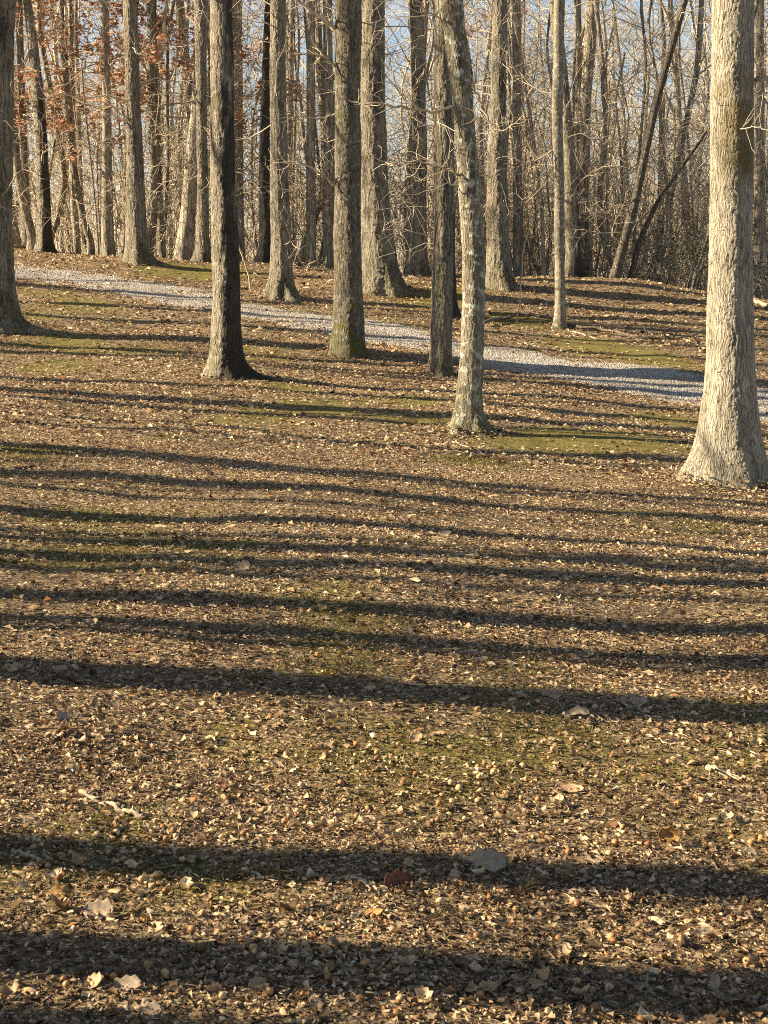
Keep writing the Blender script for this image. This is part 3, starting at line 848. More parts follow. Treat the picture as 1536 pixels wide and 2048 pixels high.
for k in range(600):                              # the woods go on unseen round the clearing, put in to block low skylight
    a = random.uniform(0, 2 * math.pi); d_ = random.uniform(58, 120)
    x, y = d_ * math.cos(a), 18 + d_ * math.sin(a)
    if y > 30 and x < .3 * y + 4: continue
    hgt = random.uniform(13, 18); r = random.uniform(.12, .3); z0 = float(base_z(x, y)) - .5
    P, rr = limb(rng, (x, y, z0), (0, 0, 1), hgt, r, r * .25, 6, .03, .0)
    lines.append((P, rr))
    for q in range(10):
        i = random.randint(2, 4); b_ = random.uniform(0, 6.28)
        lines.append(limb(rng, P[i], (math.cos(b_), math.sin(b_), random.uniform(.1, .8)), random.uniform(2, 5), .06, .015, 4, .2, .03))
for k in range(900):                              # thin pale stems standing among the far trees
    y = random.uniform(58, 105); x = (-.29 + .58 * random.random() ** .8) * y
    P, rr = limb(rng, (x, y, float(base_z(x, y)) - .3), (random.gauss(0, .06), random.gauss(0, .06), 1), random.uniform(6, 15), random.uniform(.022, .05), .008, 8, .05, .01)
    lines.append((P, rr))
    for q in range(6):
        i = random.randint(2, 6); b_ = random.uniform(0, 6.28)
        lines.append(limb(rng, P[i], (math.cos(b_), math.sin(b_), random.uniform(.2, 1.2)), random.uniform(.8, 2.6), .014, .006, 4, .22, .03))
for k in range(1500):                             # fine crowns of the far trees
    y = random.uniform(55, 105); x = (-.29 + .58 * random.random() ** .6) * y
    a = random.uniform(0, 6.28)
    P, rr = limb(rng, (x, y, random.uniform(4, 4 + .17 * y)), (math.cos(a), math.sin(a), random.uniform(.2, 1.4)), random.uniform(1.5, 4), .018, .007, 5, .16, .02)
    lines.append((P, rr))
    for q in range(5):
        lines.append(limb(rng, P[random.randint(1, 4)], P[4] - P[0] + rng.normal(0, 1.6, 3), random.uniform(.6, 1.8), .010, .005, 4, .2, .01))
V, Fq = tube_arrays(lines, 3)
tag(link('forest', mesh_np('forest', V, Fq, m_twig)), 'far bare woods filling the distance between the trunks', 'woods', None, 'stuff')


# tangle of brush and fine twigs between the trunks
lines = []
for k in range(2200):
    y = 41.5 + 32 * random.random() ** 1.4; q = random.random()
    x = (-.29 + .58 * (q ** .72)) * y
    if fbm(x, y, .22, 2) < .47 and random.random() < .75: continue
    z0 = float(base_z(x, y)); hgt = random.choice([0, 0, 0, random.uniform(.5, 4), random.uniform(3, 12)])
    p = np.array([x, y, z0 + hgt - .1]); L = random.uniform(1.2, 4.0) * (1.0 if hgt else 1.2)
    a = random.uniform(0, 6.28); sp = .35 if hgt == 0 else 1.1
    P, rr = limb(rng, p, (math.cos(a) * sp, math.sin(a) * sp, 1), L, random.uniform(.012, .024), .008, 6, .15, .0)
    lines.append((P, rr))
    for w_ in range(7):
        i = random.randint(1, 5); dd = P[min(i, 4) + 1] - P[min(i, 4)]
        b_ = limb(rng, P[i], dd / np.linalg.norm(dd) + rng.normal(0, .7, 3), random.uniform(.5, 1.7), .011, .007, 4, .25, .01)
        lines.append(b_)
V, Fq = tube_arrays(lines, 3)
tag(link('undergrowth', mesh_np('undergrowth', V, Fq, m_twig)), 'tangle of bare brush and twigs between the forest trunks', 'undergrowth', None, 'stuff')


# ------------------------------------------------------------------ oak still holding russet leaves, evergreen shrubs
def leafy_tree(name, label, px, d, trunk_r, height, zone, n_limb, leaves_per, seed, mat, cat='tree', size=.16):
    rg = np.random.default_rng(seed)
    p0 = at_depth(px, 520, d)[0]; z0 = float(terrain(p0.x, p0.y))
    t = empty(name, (p0.x, p0.y, z0)); tag(t, label, cat)
    H = np.array([-1, 0, 2, height * .5, height]); Z = np.zeros(5)
    V, Fq, tip = trunk_arrays(rg, H, Z + np.cumsum(rg.normal(0, .05, 5)), Z, np.array([1.2, 1.15, 1, .7, .1]) * trunk_r, 14, np.arange(-1, height, .4), (), .05)
    link('trunk', mesh_np('trunk', V, Fq, bark_back), t)
    out, tips = [], []
    for k in range(n_limb):
        h = rg.uniform(*zone); a = rg.uniform(0, 6.28)
        grow(rg, (0, 0, h), (math.cos(a), math.sin(a), rg.uniform(-.1, .35)), rg.uniform(1.8, 3.6), .03, 1, out, .16, .0, (5, 5, 3), tips)
    Vb, Fb = tube_arrays(out, 3)
    link('crown', mesh_np('crown', Vb, Fb, m_twig), t)
    P = np.vstack([q[1:] for q in tips]); pick = rg.choice(rg.integers(0, len(P), leaves_per // 14), leaves_per)
    pos = P[np.sort(pick)] + rg.normal(0, .10, (leaves_per, 3)) - np.array([0, 0, .06])
    bv = np.array([[-.5, 0, 0], [0, -.3, .08], [.5, 0, -.06], [0, .3, .08], [0, 0, -.05]]); bf = np.array([[0, 1, 4], [1, 2, 4], [2, 3, 4], [3, 0, 4]])
    s = rg.uniform(.6, 1.2, leaves_per)[:, None] * size * np.ones((1, 3))
    V, Fc = inst_arrays(bv, bf, pos, s, rg.uniform(0, 6.28, leaves_per), rg.uniform(-1.4, 1.4, leaves_per))
    me = mesh_np('leaves', V, Fc, mat, False); point_attr(me, 'tint', np.repeat(rg.random(leaves_per), 5))
    lf = link('leaves', me, t); lf['kind'] = 'stuff'
    return t


leafy_tree('oak_tree', 'young oak holding russet leaves in front of the bright sky gap on the crest', 150, 43.0, .10, 13, (3.8, 10), 22, 7500, 21, m_russet)
leafy_tree('oak_tree', 'young oak with orange brown leaves right of the tall half lit trunk', 335, 41.5, .09, 12, (4.0, 9.8), 18, 5500, 22, m_russet)
leafy_tree('oak_tree', 'young oak with a few russet leaves high behind the widest trunk', 1045, 55.0, .10, 15, (10, 13.5), 7, 700, 23, m_russet)


def shrub(px, d, hgt, n_stem, n_leaf, seed, label):
    rg = np.random.default_rng(seed)
    p0 = at_depth(px, 560, d)[0]; z0 = float(terrain(p0.x, p0.y))
    t = empty('evergreen_shrub', (p0.x, p0.y, z0)); tag(t, label, 'shrub', 'evergreen shrubs by the leaf bank')
    out, tips = [], []
    for k in range(n_stem):
        a = rg.uniform(0, 6.28)
        grow(rg, (rg.normal(0, .15), rg.normal(0, .15), -.05), (math.cos(a) * .5, math.sin(a) * .5, 1), hgt * rg.uniform(.6, 1), .012, 1, out, .15, .02, (4, 6, 3), tips)
    Vb, Fb = tube_arrays(out, 3)
    link('stems', mesh_np('stems', Vb, Fb, m_twig), t)
    P = np.vstack([q[1:] for q in tips]); pick = rg.integers(0, len(P), n_leaf)
    bv = np.array([[-.5, 0, 0], [0, -.25, .06], [.5, 0, -.04], [0, .25, .06], [0, 0, -.03]]); bf = np.array([[0, 1, 4], [1, 2, 4], [2, 3, 4], [3, 0, 4]])
    V, Fc = inst_arrays(bv, bf, P[pick] + rg.normal(0, .06, (n_leaf, 3)), rg.uniform(.05, .1, n_leaf)[:, None] * np.ones((1, 3)), rg.uniform(0, 6.28, n_leaf), rg.uniform(-1.2, 1.2, n_leaf))
    me = mesh_np('leaves', V, Fc, m_holly, False); point_attr(me, 'tint', np.repeat(rg.random(n_leaf), 5))
    link('leaves', me, t)['kind'] = 'stuff'


shrub(1300, 40.2, 1.9, 6, 700, 31, 'dark green evergreen shrub right of the thin leaning sapling')
shrub(1365, 39.6, 1.7, 6, 650, 32, 'dark green evergreen shrub close to the left of the pale oak')
shrub(1528, 38.5, 1.4, 5, 450, 33, 'small evergreen shrub at the right photo edge behind the pale oak')
shrub(1190, 42.0, 1.1, 4, 260, 34, 'low sparse evergreen shrub behind the foot of the leaning tree')

# ------------------------------------------------------------------ sticks, logs, saplings on the slope
def stick(name, label, px_pts, width_px, mat, cat, taper=.5, lift=.4, stubs=0, seed=0, end_z=None, group=None, sides=8, wob=.004):
    rg = np.random.default_rng(seed + 500)
    P = [ground_at(*p) for p in px_pts]
    o = P[0].copy()
    dist = math.hypot(o.y, o.z - EYE); r = width_px / F_PX * dist / 2
    A = np.array([(p.x, p.y, p.z) for p in P]) - np.array(o)
    A[:, 2] += r * lift + .006
    if end_z: A[:, 2] += np.array(end_z)
    tt = np.linspace(0, len(A) - 1, len(A) * 4)
    Q = np.stack([np.interp(tt, np.arange(len(A)), A[:, k]) for k in range(3)], 1)
    Q += rg.normal(0, wob, Q.shape)
    rad = np.linspace(1, taper, len(Q)) * r * rg.uniform(.85, 1.15, len(Q))
    Q = np.vstack([Q[:1], Q, Q[-1:]]); Q[0] -= (Q[2] - Q[1]) * .02; Q[-1] += (Q[-2] - Q[-3]) * .02
    rad = np.concatenate([[1e-4], rad, [1e-4]])
    lines = [(Q, rad)]
    for k in range(stubs):
        i = rg.integers(2, len(Q) - 2)
        lines.append(limb(rg, Q[i], rg.normal(0, 1, 3) * np.array([1, 1, .3]) + np.array([0, 0, .5]), r * rg.uniform(4, 9), r * .55, r * .2, 4, .15, 0))
    V, Fq = tube_arrays(lines, sides)
    return tag(link(name, mesh_np(name, V, Fq, mat), None, o), label, cat, group)


stick('fallen_branch', 'long dark bare branch lying at the foot of the slim kinked tree', [(970, 654), (1038, 636), (1075, 640), (1153, 660), (1205, 666), (1283, 684), (1350, 689), (1413, 676)], 7, m_wood_dark, 'branch', .4, 2.5, 8, 1, wob=.02)
stick('fallen_branch', 'short pale stripped branch lying under the long dark branch', [(1137, 662), (1165, 670), (1196, 681)], 4, m_wood, 'branch', .5, .5, 2, 2, wob=.01)
stick('fallen_branch', 'thin pale branch running down toward the pale oak', [(1368, 680), (1390, 688), (1412, 698)], 3, m_wood, 'branch', .5, .5, 1, 3)
stick('log', 'pale barkless log end at the right photo edge behind the pale oak', [(1508, 606), (1525, 612), (1560, 626)], 9, m_wood, 'log', .9, .8, 0, 4, wob=.01)
stick('log', 'pale log lying on the crest at the far left', [(22, 497), (50, 496), (78, 499)], 7, m_wood, 'log', .8, .8, 1, 5, wob=.01)
stick('stick', 'short thick pale stick with frayed end in sunlit litter near the right edge', [(1413, 1544), (1438, 1552), (1462, 1560), (1496, 1566)], 13, m_wood, 'stick', .6, .5, 1, 6)
stick('stick', 'pale stick with broken upright stubs in the litter on the lower left', [(160, 1598), (195, 1608), (228, 1619), (255, 1634), (290, 1642)], 9, m_wood, 'stick', 1.3, .5, 3, 7)
stick('stick', 'pale peeled stick at the left edge beside the broad shadow', [(22, 1712), (50, 1718), (75, 1730), (100, 1742)], 9, m_wood, 'stick', .7, .5, 1, 8)
stick('twig', 'long pale twig below the dark curled leaf on the right', [(1338, 1694), (1370, 1714), (1405, 1730), (1440, 1746)], 5, m_wood, 'twig', .6, .5, 1, 9)
stick('twig', 'thin pale twig lying across the mossy patch right of centre', [(846, 1555), (875, 1564), (928, 1574)], 5, m_wood, 'twig', .5, .5, 1, 10)
stick('twig', 'pale twig reaching from the shadow toward the russet curled leaf', [(672, 1762), (700, 1765), (725, 1775), (745, 1790)], 7, m_wood, 'twig', .6, .5, 1, 11)
stick('twig', 'grey bent twig in the sunlit litter above the lowest shadow', [(1268, 1842), (1295, 1826), (1322, 1812), (1368, 1811)], 7, m_wood_dark, 'twig', .7, .5, 1, 12)
stick('twig', 'straight pale twig pointing at a curled leaf on the right slope', [(1292, 1477), (1330, 1490), (1378, 1502)], 4, m_wood, 'twig', .7, .5, 0, 13)
stick('twig', 'pale arched twig left of the bright moss cushion', [(298, 1490), (312, 1502), (340, 1512), (390, 1517)], 4, m_wood, 'twig', .6, .5, 0, 14)
stick('twig', 'small hooked twig in dark moss left of centre', [(456, 1535), (468, 1550), (476, 1562)], 5, m_wood, 'twig', .7, .5, 0, 15)
stick('stick', 'dark stick half buried in the bottom right shadow', [(1440, 2006), (1490, 2012), (1560, 2008)], 13, m_wood_dark, 'stick', .9, .3, 0, 16)
stick('stick', 'dark curved stick in the lowest shadow right of centre', [(1222, 1958), (1270, 1976), (1312, 1990), (1340, 1992)], 10, m_wood_dark, 'stick', .8, .3, 1, 17)
stick('twig', 'pale twig on bare ground under the lichen tree', [(905, 886), (940, 898), (978, 906)], 4, m_wood, 'twig', .7, .5, 1, 18)
stick('stick', 'short pale stick leaning beside the root of the pale oak', [(1350, 952), (1354, 951), (1358, 950)], 6, m_wood, 'stick', .8, .5, 0, 19, end_z=[0, .06, .12])
stick('twig', 'pale twig on the mossy ground left of the pale oak', [(1200, 930), (1230, 934), (1262, 938)], 5, m_wood, 'twig', .7, .5, 1, 20)
stick('twig', 'dark twig in the litter at the far left middle of the slope', [(25, 940), (50, 938), (70, 934)], 6, m_wood_dark, 'twig', .7, .5, 0, 21)
stick('twig', 'long thin twig resting in the upper shadow edge on the lower left', [(180, 1662), (220, 1668), (262, 1660)], 6, m_wood_dark, 'twig', .7, .5, 1, 22)
stick('twig', 'pale short twig beside the pale stick with broken stubs', [(290, 1655), (305, 1660), (322, 1667)], 4, m_wood, 'twig', .7, .5, 0, 23)
stick('twig', 'pale twig crossing the litter in the lower centre left', [(494, 1750), (510, 1756), (528, 1768)], 8, m_wood, 'twig', .7, .5, 0, 24)
# small straight twigs scattered about
for k in range(46):
    px = random.uniform(10, 1526); py = random.choice([random.uniform(1440, 2030), random.uniform(1050, 1440)])
    a = random.gauss(.25, .6); L = random.uniform(14, 48)
    stick('twig', 'small dry twig scattered among the fallen leaves', [(px, py), (px + L * math.cos(a), py + L * .35 * math.sin(a))], random.uniform(2.5, 4.5), random.choice([m_wood, m_wood, m_wood_dark]), 'twig', .6, .8, 0, 100 + k, group='small twigs scattered in the litter', sides=5)


def whip(label, pix, d, w0, name='sapling', side=0.0):
    rg = np.random.default_rng(int(pix[0][0]))
    p0 = at_depth(pix[0][0], pix[0][1], d)[0]; z0 = float(terrain(p0.x, p0.y))
    P = []
    for q, (a, b_) in enumerate(pix):
        c, mpp = at_depth(a, b_, d - side * q); P.append((c.x - p0.x, c.y - p0.y, c.z - z0))
    P = np.array(P); P[0, 2] = -.05
    tt = np.linspace(0, len(P) - 1, len(P) * 4); Q = np.stack([np.interp(tt, np.arange(len(P)), P[:, k]) for k in range(3)], 1)
    Q += rg.normal(0, .008, Q.shape)
    rad = np.linspace(w0, w0 * .4, len(Q)) * mpp / 2
    lines = [(Q, rad)] + [limb(rg, Q[i], rg.normal(0, 1, 3), .3, rad[i] * .5, .002, 5, .2, .02) for i in rg.integers(3, len(Q) - 1, 5)]
    t = empty(name, (p0.x, p0.y, z0)); tag(t, label, 'sapling')
    V, Fq = tube_arrays(lines, 5)
    link('stem', mesh_np('stem', V, Fq, m_twig), t)


whip('thin drooping whip hanging beside the pale trunk with forked roots', [(1033, 632), (1040, 600), (1043, 560), (1046, 500), (1062, 440), (1078, 410)], 31, 3)
whip('short straight seedling by the drive left of the splayed root trunk', [(509, 578), (508, 545), (506, 500), (510, 450)], 33, 4)
whip('thin arched sapling bent over in the bright gap left of the mossy oak', [(612, 545), (618, 528), (632, 522), (643, 530), (648, 545)], 38, 3)
whip('bent saplings fanning out right of the black streaked trunk', [(503, 570), (492, 530), (480, 500), (472, 470), (462, 450)], 33, 4)

# ------------------------------------------------------------------ big single leaves
def big_leaf(label, px, py, len_px, wid, mat, rz, tilt=0.0, roll=0.0, curl=1.0, fold=.4, seed=0, stem=True):
    """one fallen leaf: lobed outline, cupped across and curled along its length"""
    rg = np.random.default_rng(seed + 900)
    g0 = ground_at(px, py)
    L = len_px / F_PX * math.hypot(g0.y, EYE - g0.z)
    nu, nv = 15, 9
    u = np.linspace(-1, 1, nu); v = np.linspace(-1, 1, nv)
    U, Wv = np.meshgrid(u, v, indexing='ij')
    prof = np.sqrt(np.clip(1 - np.abs(U) ** 2.4, .0, 1)) * (1 + .17 * np.sin(U * 9 + rg.uniform(0, 6)) * np.abs(Wv)) * wid
    x = U * .5; y = Wv * .5 * prof
    th = U * curl * .9
    z = curl * .16 * (U ** 2) + fold * .5 * y ** 2 / max(wid, .2) + fold * .22 * np.abs(y) + .025 * np.sin(U * 6 + Wv * 4 + rg.uniform(0, 6)) + rg.normal(0, .006, U.shape)
    x = x * (1 - .12 * curl * U ** 2)
    V = np.stack([x, y, z], -1).reshape(-1, 3) * L
    i = np.arange(nu - 1)[:, None] * nv; j = np.arange(nv - 1)[None, :]
    Fq = np.stack([i + j, i + nv + j, i + nv + j + 1, i + j + 1], -1).reshape(-1, 4)
    cr, sr = math.cos(roll), math.sin(roll); V = V @ np.array([[1, 0, 0], [0, cr, sr], [0, -sr, cr]])
    ct, st = math.cos(tilt), math.sin(tilt); V = V @ np.array([[ct, 0, st], [0, 1, 0], [-st, 0, ct]])
    cz, sz_ = math.cos(rz), math.sin(rz); V = V @ np.array([[cz, sz_, 0], [-sz_, cz, 0], [0, 0, 1]])
    V[:, 2] -= V[:, 2].min() - .004
    t = empty('fallen_leaf', g0); tag(t, label, 'leaf', 'large single leaves on the litter')
    me = mesh_np('blade', V, Fq, mat)
    ob = link('blade', me, t)
    so = ob.modifiers.new('thickness', 'SOLIDIFY'); so.thickness = .0012
    if stem:
        P0 = V.reshape(nu, nv, 3)[0, nv // 2]; dr = P0 - V.reshape(nu, nv, 3)[2, nv // 2]
        Vs, Fs = tube_arrays([limb(rg, P0, dr, L * .35, L * .012, L * .007, 5, .12, -.02)], 5)
        link('stalk', mesh_np('stalk', Vs, Fs, mat), t)


BL = [('wide pale leaf arched in the shadow band on the right slope', 1265, 1412, 64, .55, ml_pale, .15, 0, .25, 1.0, .4),
      ('large grey curled leaf humped at the edge of the broad shadow', 970, 1742, 80, .6, ml_pale, -.1, .1, .75, -.9, .5),
      ('russet rolled leaf with pale underside lying in the broad shadow', 795, 1778, 64, .6, ml_russet, .3, .1, .95, .8, 1.4),
      ('small russet leaf just above the russet rolled leaf', 806, 1738, 46, .4, ml_russet, .1, 0, .3, .5, .8),
      ('dark leaf folded upright with a glowing golden edge', 1338, 1692, 46, .75, ml_gold, -.2, 0, 1.25, .7, 1.3),
      ('tan leaf standing on edge, lower of a pair at the left', 126, 1474, 40, .8, ml_tan, -.9, .9, .6, .6, .5),
      ('pale tan leaf leaning back, upper of a pair at the left', 124, 1447, 34, .7, ml_pale, .5, -.5, .7, .8, .5),
      ('small pointed pale leaf standing up left of the leaf pair', 190, 1418, 24, .6, ml_pale, -1.1, 1.1, .4, .4, .4),
      ('long flat pale leaf near the top of the sunlit slope', 935, 1312, 44, .45, ml_pale, .1, 0, .3, .4, .4),
      ('shaded leaf left of the wide pale leaf', 1105, 1394, 50, .5, ml_tan, .1, 0, .35, .5, .4),
      ('crumpled pale leaf below the wide pale leaf', 1155, 1438, 42, .6, ml_pale, -.3, .15, .4, -1, .8),
      ('tan leaf standing up in the sun beside centre', 832, 1488, 28, .8, ml_tan, .4, .6, .8, .6, .5),
      ('flat pale leaf at the edge of the broad shadow on the right', 1186, 1729, 46, .5, ml_pale, -.35, .1, .3, .4, .3),
      ('broad pale grey leaf lying flat in the lower left shadow', 198, 1836, 60, .75, ml_pale, .2, .1, .5, .3, .3),
      ('olive tan leaf hump at the left of the lower slope', 120, 1802, 52, .5, ml_gold, .1, 0, .6, -1, .6),
      ('long pointed curled leaf on the mossy patch right of centre', 1140, 1586, 64, .3, ml_tan, -.35, 0, .6, .8, .9),
      ('brown leaf tilted up in the lowest shadow on the right', 1086, 1970, 46, .7, ml_tan, -.8, .6, .8, .5, .4),
      ('white ribbed leaf standing in the bottom right shadow', 1428, 1990, 42, .5, ml_pale, 1.2, .9, .5, .4, .4),
      ('pale long leaf in the sun above the bottom right shadow', 1410, 1878, 50, .42, ml_pale, .05, 0, .5, .6, .4),
      ('pale scalloped leaf at the right edge of the lower slope', 1480, 1842, 48, .4, ml_pale, .25, 0, .5, .7, .5),
      ('grey leaf lying flat in the bottom left litter', 255, 1985, 56, .6, ml_pale, .1, .1, .5, .4, .3),
      ('pale ragged leaf at the bottom left centre', 300, 2032, 46, .7, ml_pale, .4, .2, .5, .5, .5),
      ('tan leaf propped open in the lower left litter', 190, 1978, 42, .7, ml_tan, -.4, .4, .7, .5, .6),
      ('golden tan pointed leaf in the sunlit strip above the lowest shadow', 748, 1836, 46, .42, ml_gold, -.5, .2, .4, .7, .6),
      ('pale leaf resting in shade on the upper slope left of centre', 485, 1140, 34, .6, ml_pale, .1, .1, .7, .5, .4),
      ('pale leaf in the sun on the upper left slope', 212, 1170, 34, .55, ml_tan, .1, .1, .5, .5, .4),
      ('small pale leaf on the upper slope right of centre', 890, 1072, 28, .5, ml_pale, 0, .1, .6, .5, .4),
      ('tan leaf at the left edge above the leaf pair', 25, 1342, 46, .45, ml_tan, .1, .1, .5, .4, .4),
      ('tan pointed leaf above the leaf pair', 118, 1345, 40, .5, ml_tan, -.2, .1, .5, .4, .4),
      ('rust coloured leaf standing in the green patch left of centre', 444, 1586, 26, .8, ml_russet, .6, .8, .7, .4, .4),
      ('pale leaf curled among acorns right of the lower left sticks', 490, 1652, 34, .5, ml_pale, -.5, .3, .4, .6, .5),
      ('yellowish pale leaf at the right edge beside the long twig', 1500, 1716, 26, .85, ml_pale, .3, .3, .8, .4, .3)]
for k, (lb, px, py, lp, wd, mt, rz, ti, ro, cu, fo) in enumerate(BL):
    big_leaf(lb, px, py, lp, wd, mt, rz, ti, ro, cu, fo, k, k % 3 == 0)

# ------------------------------------------------------------------ acorns
def acorn_arrays(nseg, prof):
    th = np.arange(nseg) * 2 * math.pi / nseg
    V = [[prof[0][0], 0, 0]]
    for x, r in prof[1:-1]:
        V += [[x, r * math.cos(t), r * math.sin(t)] for t in th]
    V.append([prof[-1][0], 0, 0])
    Fc = []; nr = len(prof) - 2
    for j in range(nseg):
        j2 = (j + 1) % nseg
        Fc.append([0, 1 + j2, 1 + j])
        for q in range(nr - 1):
            a, b_ = 1 + q * nseg, 1 + (q + 1) * nseg
            Fc += [[a + j, a + j2, b_ + j2], [a + j, b_ + j2, b_ + j]]
        a = 1 + (nr - 1) * nseg
        Fc.append([a + j, a + j2, len(V) - 1])
    return np.array(V), np.array(Fc)


AV, AF = acorn_arrays(12, [(-.50, 0), (-.48, .22), (-.36, .40), (-.10, .47), (.16, .43), (.36, .28), (.47, .10), (.56, 0)])
AV2, AF2 = acorn_arrays(8, [(-.48, 0), (-.40, .34), (-.05, .46), (.30, .32), (.54, 0)])
acorn_me = [mesh_np('acorn', AV * np.array([1, k, k]), AF, m_nut) for k in (1.0, .9, 1.08)]
CL = [(1040, 1535), (860, 1580), (420, 1645), (290, 1770), (190, 1600), (680, 1520), (1290, 1560), (640, 1980), (120, 1720), (490, 1600), (900, 1620), (1180, 1490), (400, 1890), (230, 1720), (1010, 1600), (1500, 1660), (560, 1640), (300, 1560), (1370, 1600), (1150, 1700), (950, 1550), (60, 1500), (560, 1900), (330, 1700), (900, 1890)]
spots = []
while len(spots) < 285:
    if random.random() < .5:
        c = random.choice(CL); p = (random.gauss(c[0], 55), random.gauss(c[1], 22))
    else:
        p = (random.uniform(-20, 1556), 1400 + 660 * random.random() ** .9 if random.random() < .85 else random.uniform(1150, 1420))
    if p[1] > 2070 or p[1] < 1120: continue
    q = ground_at(*p)
    if all((q.x - a.x) ** 2 + (q.y - a.y) ** 2 > .020 ** 2 for a in spots): spots.append(q)
spots.sort(key=lambda q: q.y)
for k, q in enumerate(spots[:240]):
    o = link('acorn', acorn_me[k % 3], None, (q.x, q.y, q.z + .009))
    s = random.uniform(.014, .0235); o.scale = (s, s, s)
    o.rotation_euler = (random.uniform(0, 6), random.gauss(0, .35), random.uniform(0, 6.28))
    tag(o, 'small tan acorn lying in the leaf litter of the near slope', 'acorn', 'acorns scattered on the near slope')
rest = spots[240:]
n = len(rest)
V, Fc = inst_arrays(AV2, AF2, np.array([(q.x, q.y, q.z + .013) for q in rest]), rng.uniform(.016, .023, n)[:, None] * np.ones((1, 3)), rng.uniform(0, 6.28, n), rng.uniform(0, 3, n))
me = mesh_np('acorns', V, Fc, m_nut_far); point_attr(me, 'tint', np.repeat(rng.random(n), len(AV2)))
tag(link('acorn_scatter', me), 'more acorns scattered farther up the slope', 'acorns', None, 'stuff')

# ------------------------------------------------------------------ leaf litter
LV = np.array([[-.5, .02, 0], [-.05, -.34, .10], [.52, 0, -.05], [.08, .31, .12], [0, 0, -.06]])
LF = np.array([[0, 1, 4], [1, 2, 4], [2, 3, 4], [3, 0, 4]])
QV = np.array([[-.5, 0, 0], [0, -.32, .10], [.5, .03, 0], [.02, .32, .10]])
QF = np.array([[0, 1, 2], [0, 2, 3]])
allV, allF, allT, off = [], [], [], 0
for y0, y1, dens, s0, s1, hi in [(2.2, 4.6, 13000, .007, .022, True), (4.6, 7, 7500, .009, .028, False), (7, 14, 3600, .013, .034, False), (14, 26, 1100, .028, .060, False), (26, 43, 320, .05, .09, False)]:
    area = (.56 * (y0 + y1) / 2 + 3.0) * (y1 - y0)
    n = int(area * dens)
    y = rng.uniform(y0, y1, n); x = rng.uniform(-1, 1, n) * (.28 * y1 + 1.5)
    keep = np.abs(x) < .28 * y + 1.5
    x, y = x[keep], y[keep]
    m = moss_amount(x, y); pv = np.abs(path_v(x, y))
    patch = fbm(x, y, 1.1, 3)
    pr = np.clip(1.15 - 1.0 * m, .12, 1) * np.clip(.35 + 1.6 * (patch - .2), .3, 1.0)
    pr = np.where(pv < 1.0, pr * np.clip((pv - .3) * 1.4 + (patch - .5) * 1.2 + np.clip((-2.5 - x) * .12, 0, .4), .10, 1), pr)
    keep = rng.random(len(x)) < pr
    x, y = x[keep], y[keep]; n = len(x)
    s = rng.uniform(s0, s1, n) * rng.choice([.7, 1.0, 1.7], n, p=[.4, .54, .06])
    z = terrain(x, y) + rng.uniform(.0, .016, n) + s * .08
    bv, bf = (LV, LF) if hi else (QV, QF)
    sc3 = np.stack([s, s * rng.uniform(.3, 1.1, n), s * rng.normal(.6, 2.0, n)], 1)
    V, Fc = inst_arrays(bv, bf, np.stack([x, y, z], 1), sc3, rng.uniform(0, 6.28, n), np.clip(rng.normal(0, .62, n), -1.5, 1.5))
    V = V + rng.normal(0, .13, V.shape) * np.repeat(s, len(bv))[:, None] * np.array([1, 1, .6])
    allV.append(V); allF.append(Fc + off); off += len(V)
    tint = np.clip((rng.beta(1.25, 2.5, n) if y1 < 8 else rng.beta(1.6, 2.1, n)) + (patch[keep] - .5) * .4, 0, .96); tint[rng.random(n) < .03] = 1.0
    allT.append(np.repeat(tint, len(bv)))
gu = np.linspace(-1, 1, 6); gv = np.array([-1, 0, 1.0])
WV = np.array([[a * .5, b_ * .27 * math.sqrt(max(0, 1 - abs(a) ** 2.2)) * (1 + .25 * math.sin(a * 8)), .16 * a * a + .12 * abs(b_)] for a in gu for b_ in gv])
WF = np.array([t for a in range(5) for b_ in range(2) for t in ([a * 3 + b_, a * 3 + 3 + b_, a * 3 + 4 + b_], [a * 3 + b_, a * 3 + 4 + b_, a * 3 + 1 + b_])])
for y0, y1, n in [(2.3, 4.5, 750), (4.5, 8, 1100), (8, 15, 1300)]:      # whole curled leaves among the fragments
    y = rng.uniform(y0, y1, n); x = rng.uniform(-1, 1, n) * (.28 * y + 1.2)
    s = rng.uniform(.025, .055, n); z = terrain(x, y) + rng.uniform(.004, .016, n)
    V, Fc = inst_arrays(WV, WF, np.stack([x, y, z], 1), np.stack([s, s * rng.uniform(.7, 1.3, n), s * rng.choice([-1.2, -.6, .6, 1.3, 2.0], n)], 1), rng.uniform(0, 6.28, n), rng.normal(0, .45, n))
    V = V + rng.normal(0, .03, V.shape) * np.repeat(s, len(WV))[:, None]
    allV.append(V); allF.append(Fc + off); off += len(V); allT.append(np.repeat(np.clip(rng.beta(1.8, 2.8, n), .1, .8), len(WV)))
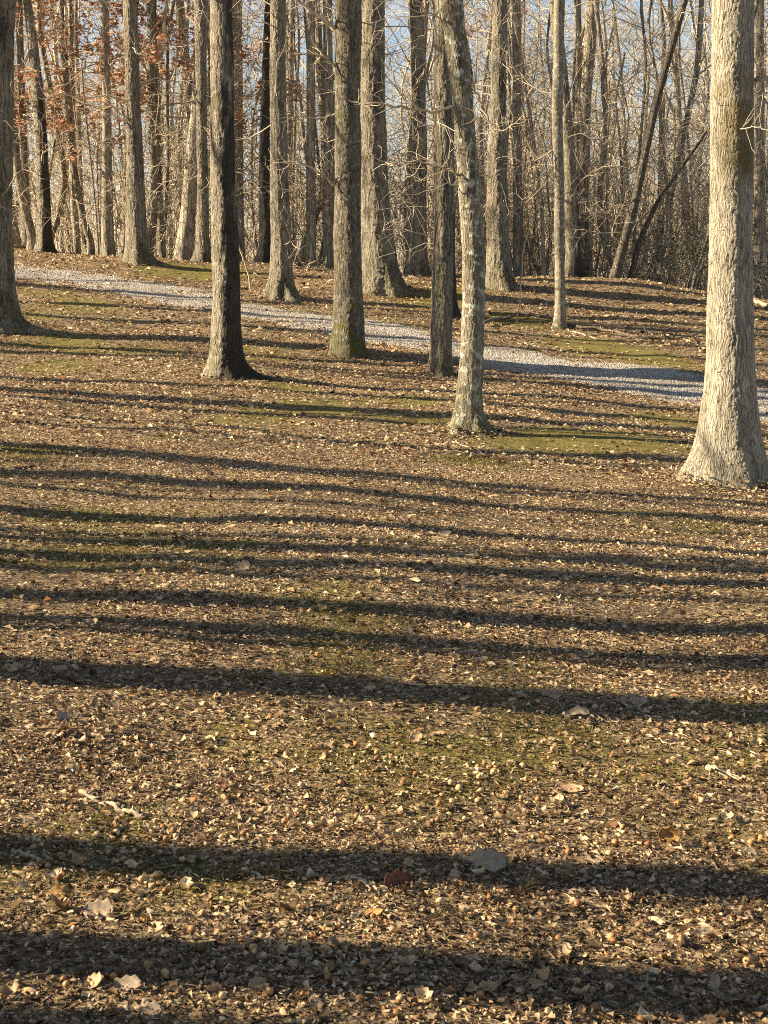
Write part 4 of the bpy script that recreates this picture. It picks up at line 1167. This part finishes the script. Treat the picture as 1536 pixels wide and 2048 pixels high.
for bx, by, rad, n in [(450, 745, .22, 500), (697, 705, .26, 500), (882, 745, .2, 400), (940, 862, .18, 600), (1450, 962, .32, 1100), (745, 572, .5, 500), (560, 592, .35, 450), (272, 522, .35, 400), (1000, 573, .35, 400), (1120, 655, .15, 200)]:
    q = ground_at(bx, by); a = rng.uniform(0, 6.28, n); rad *= 1.45; rr = rad * (.9 + np.abs(rng.normal(0, .6, n)))
    x = q.x + rr * np.cos(a); y = q.y + rr * np.sin(a); s = rng.uniform(.025, .06, n)
    z = terrain(x, y) + .09 * rng.random(n) * np.exp(-(rr - rad) / (.5 * rad)) + .006
    V, Fc = inst_arrays(LV, LF, np.stack([x, y, z], 1), np.stack([s, s * rng.uniform(.5, 1.1, n), s * rng.normal(.6, 1.6, n)], 1), rng.uniform(0, 6.28, n), rng.normal(0, .6, n))
    allV.append(V); allF.append(Fc + off); off += len(V); allT.append(np.repeat(rng.beta(1.6, 2.1, n) * .95, len(LV)))
for y0, y1, dens in [(2.2, 6, 1500), (6, 12, 500)]:        # leaf stalks and slivers
    n = int((.56 * (y0 + y1) / 2 + 3.0) * (y1 - y0) * dens)
    y = rng.uniform(y0, y1, n); x = rng.uniform(-1, 1, n) * (.28 * y + 1.5)
    s = rng.uniform(.012, .045, n); z = terrain(x, y) + rng.uniform(.004, .02, n)
    V, Fc = inst_arrays(QV, QF, np.stack([x, y, z], 1), np.stack([s, np.full(n, .0034) * (y0 / 2.2) ** .5, s * .4], 1), rng.uniform(0, 6.28, n), rng.normal(0, .5, n))
    allV.append(V); allF.append(Fc + off); off += len(V); allT.append(np.repeat(rng.beta(1.4, 2.0, n) * .95, 4))
me = mesh_np('leaf_litter', np.vstack(allV), np.vstack(allF), m_litter, True)
point_attr(me, 'tint', np.concatenate(allT))
tag(link('leaf_litter', me), 'brown fallen leaves covering the whole slope', 'leaf litter', None, 'stuff')
print('litter tris', sum(len(f) for f in allF))

# ------------------------------------------------------------------ low grass and moss
n = 210000
y = 2.2 + 12.8 * rng.random(n) ** .8; x = rng.uniform(-1, 1, n) * (.28 * y + 1.2)
m = moss_amount(x, y)
keep = rng.random(n) < np.clip((m - .2) * 1.1, .012, .8)
x, y = x[keep], y[keep]; n = len(x)
h = rng.uniform(.005, .017, n) * np.where(rng.random(n) < .02, 2.0, 1.0)
z = terrain(x, y)
a = rng.uniform(0, 6.28, n); ln = rng.uniform(.3, 1.3, n) * h; wd = .0016 + .0004 * y
b0 = np.stack([x - np.sin(a) * wd, y + np.cos(a) * wd, z], 1); b1 = np.stack([x + np.sin(a) * wd, y - np.cos(a) * wd, z], 1)
tp = np.stack([x + np.cos(a) * ln, y + np.sin(a) * ln, z + h + .004], 1)
V = np.stack([b0, b1, tp], 1).reshape(-1, 3)
me = mesh_np('grass', V, np.arange(3 * n).reshape(-1, 3), m_blade, False)
point_attr(me, 'tint', np.repeat(rng.beta(2, 2.4, n), 3))
tag(link('grass', me), 'short sparse grass and moss growing through the litter', 'grass', None, 'stuff')
# grass tufts one can pick out
TU = [(1255, 1745), (1045, 1785), (1125, 1765), (1495, 1750), (540, 1765), (880, 1840), (745, 1600), (780, 1590), (1340, 1680), (730, 1095), (200, 1240)]
for k, (px, py) in enumerate(TU):
    q = ground_at(px, py); rg = np.random.default_rng(k + 60)
    lines = [limb(rg, (rg.normal(0, .006), rg.normal(0, .006), 0), (rg.normal(0, .7), rg.normal(0, .7), 1), rg.uniform(.03, .075), .0013, .0004, 5, .2, -.08) for _ in range(18)]
    V, Fq = tube_arrays(lines, 3)
    me = mesh_np('grass_tuft', V, Fq, m_blade); point_attr(me, 'tint', np.full(len(V), .55 + .1 * (k % 4)))
    tag(link('grass_tuft', me, None, q), 'small thin grass tuft poking through the litter', 'grass tuft', 'grass tufts in the litter')
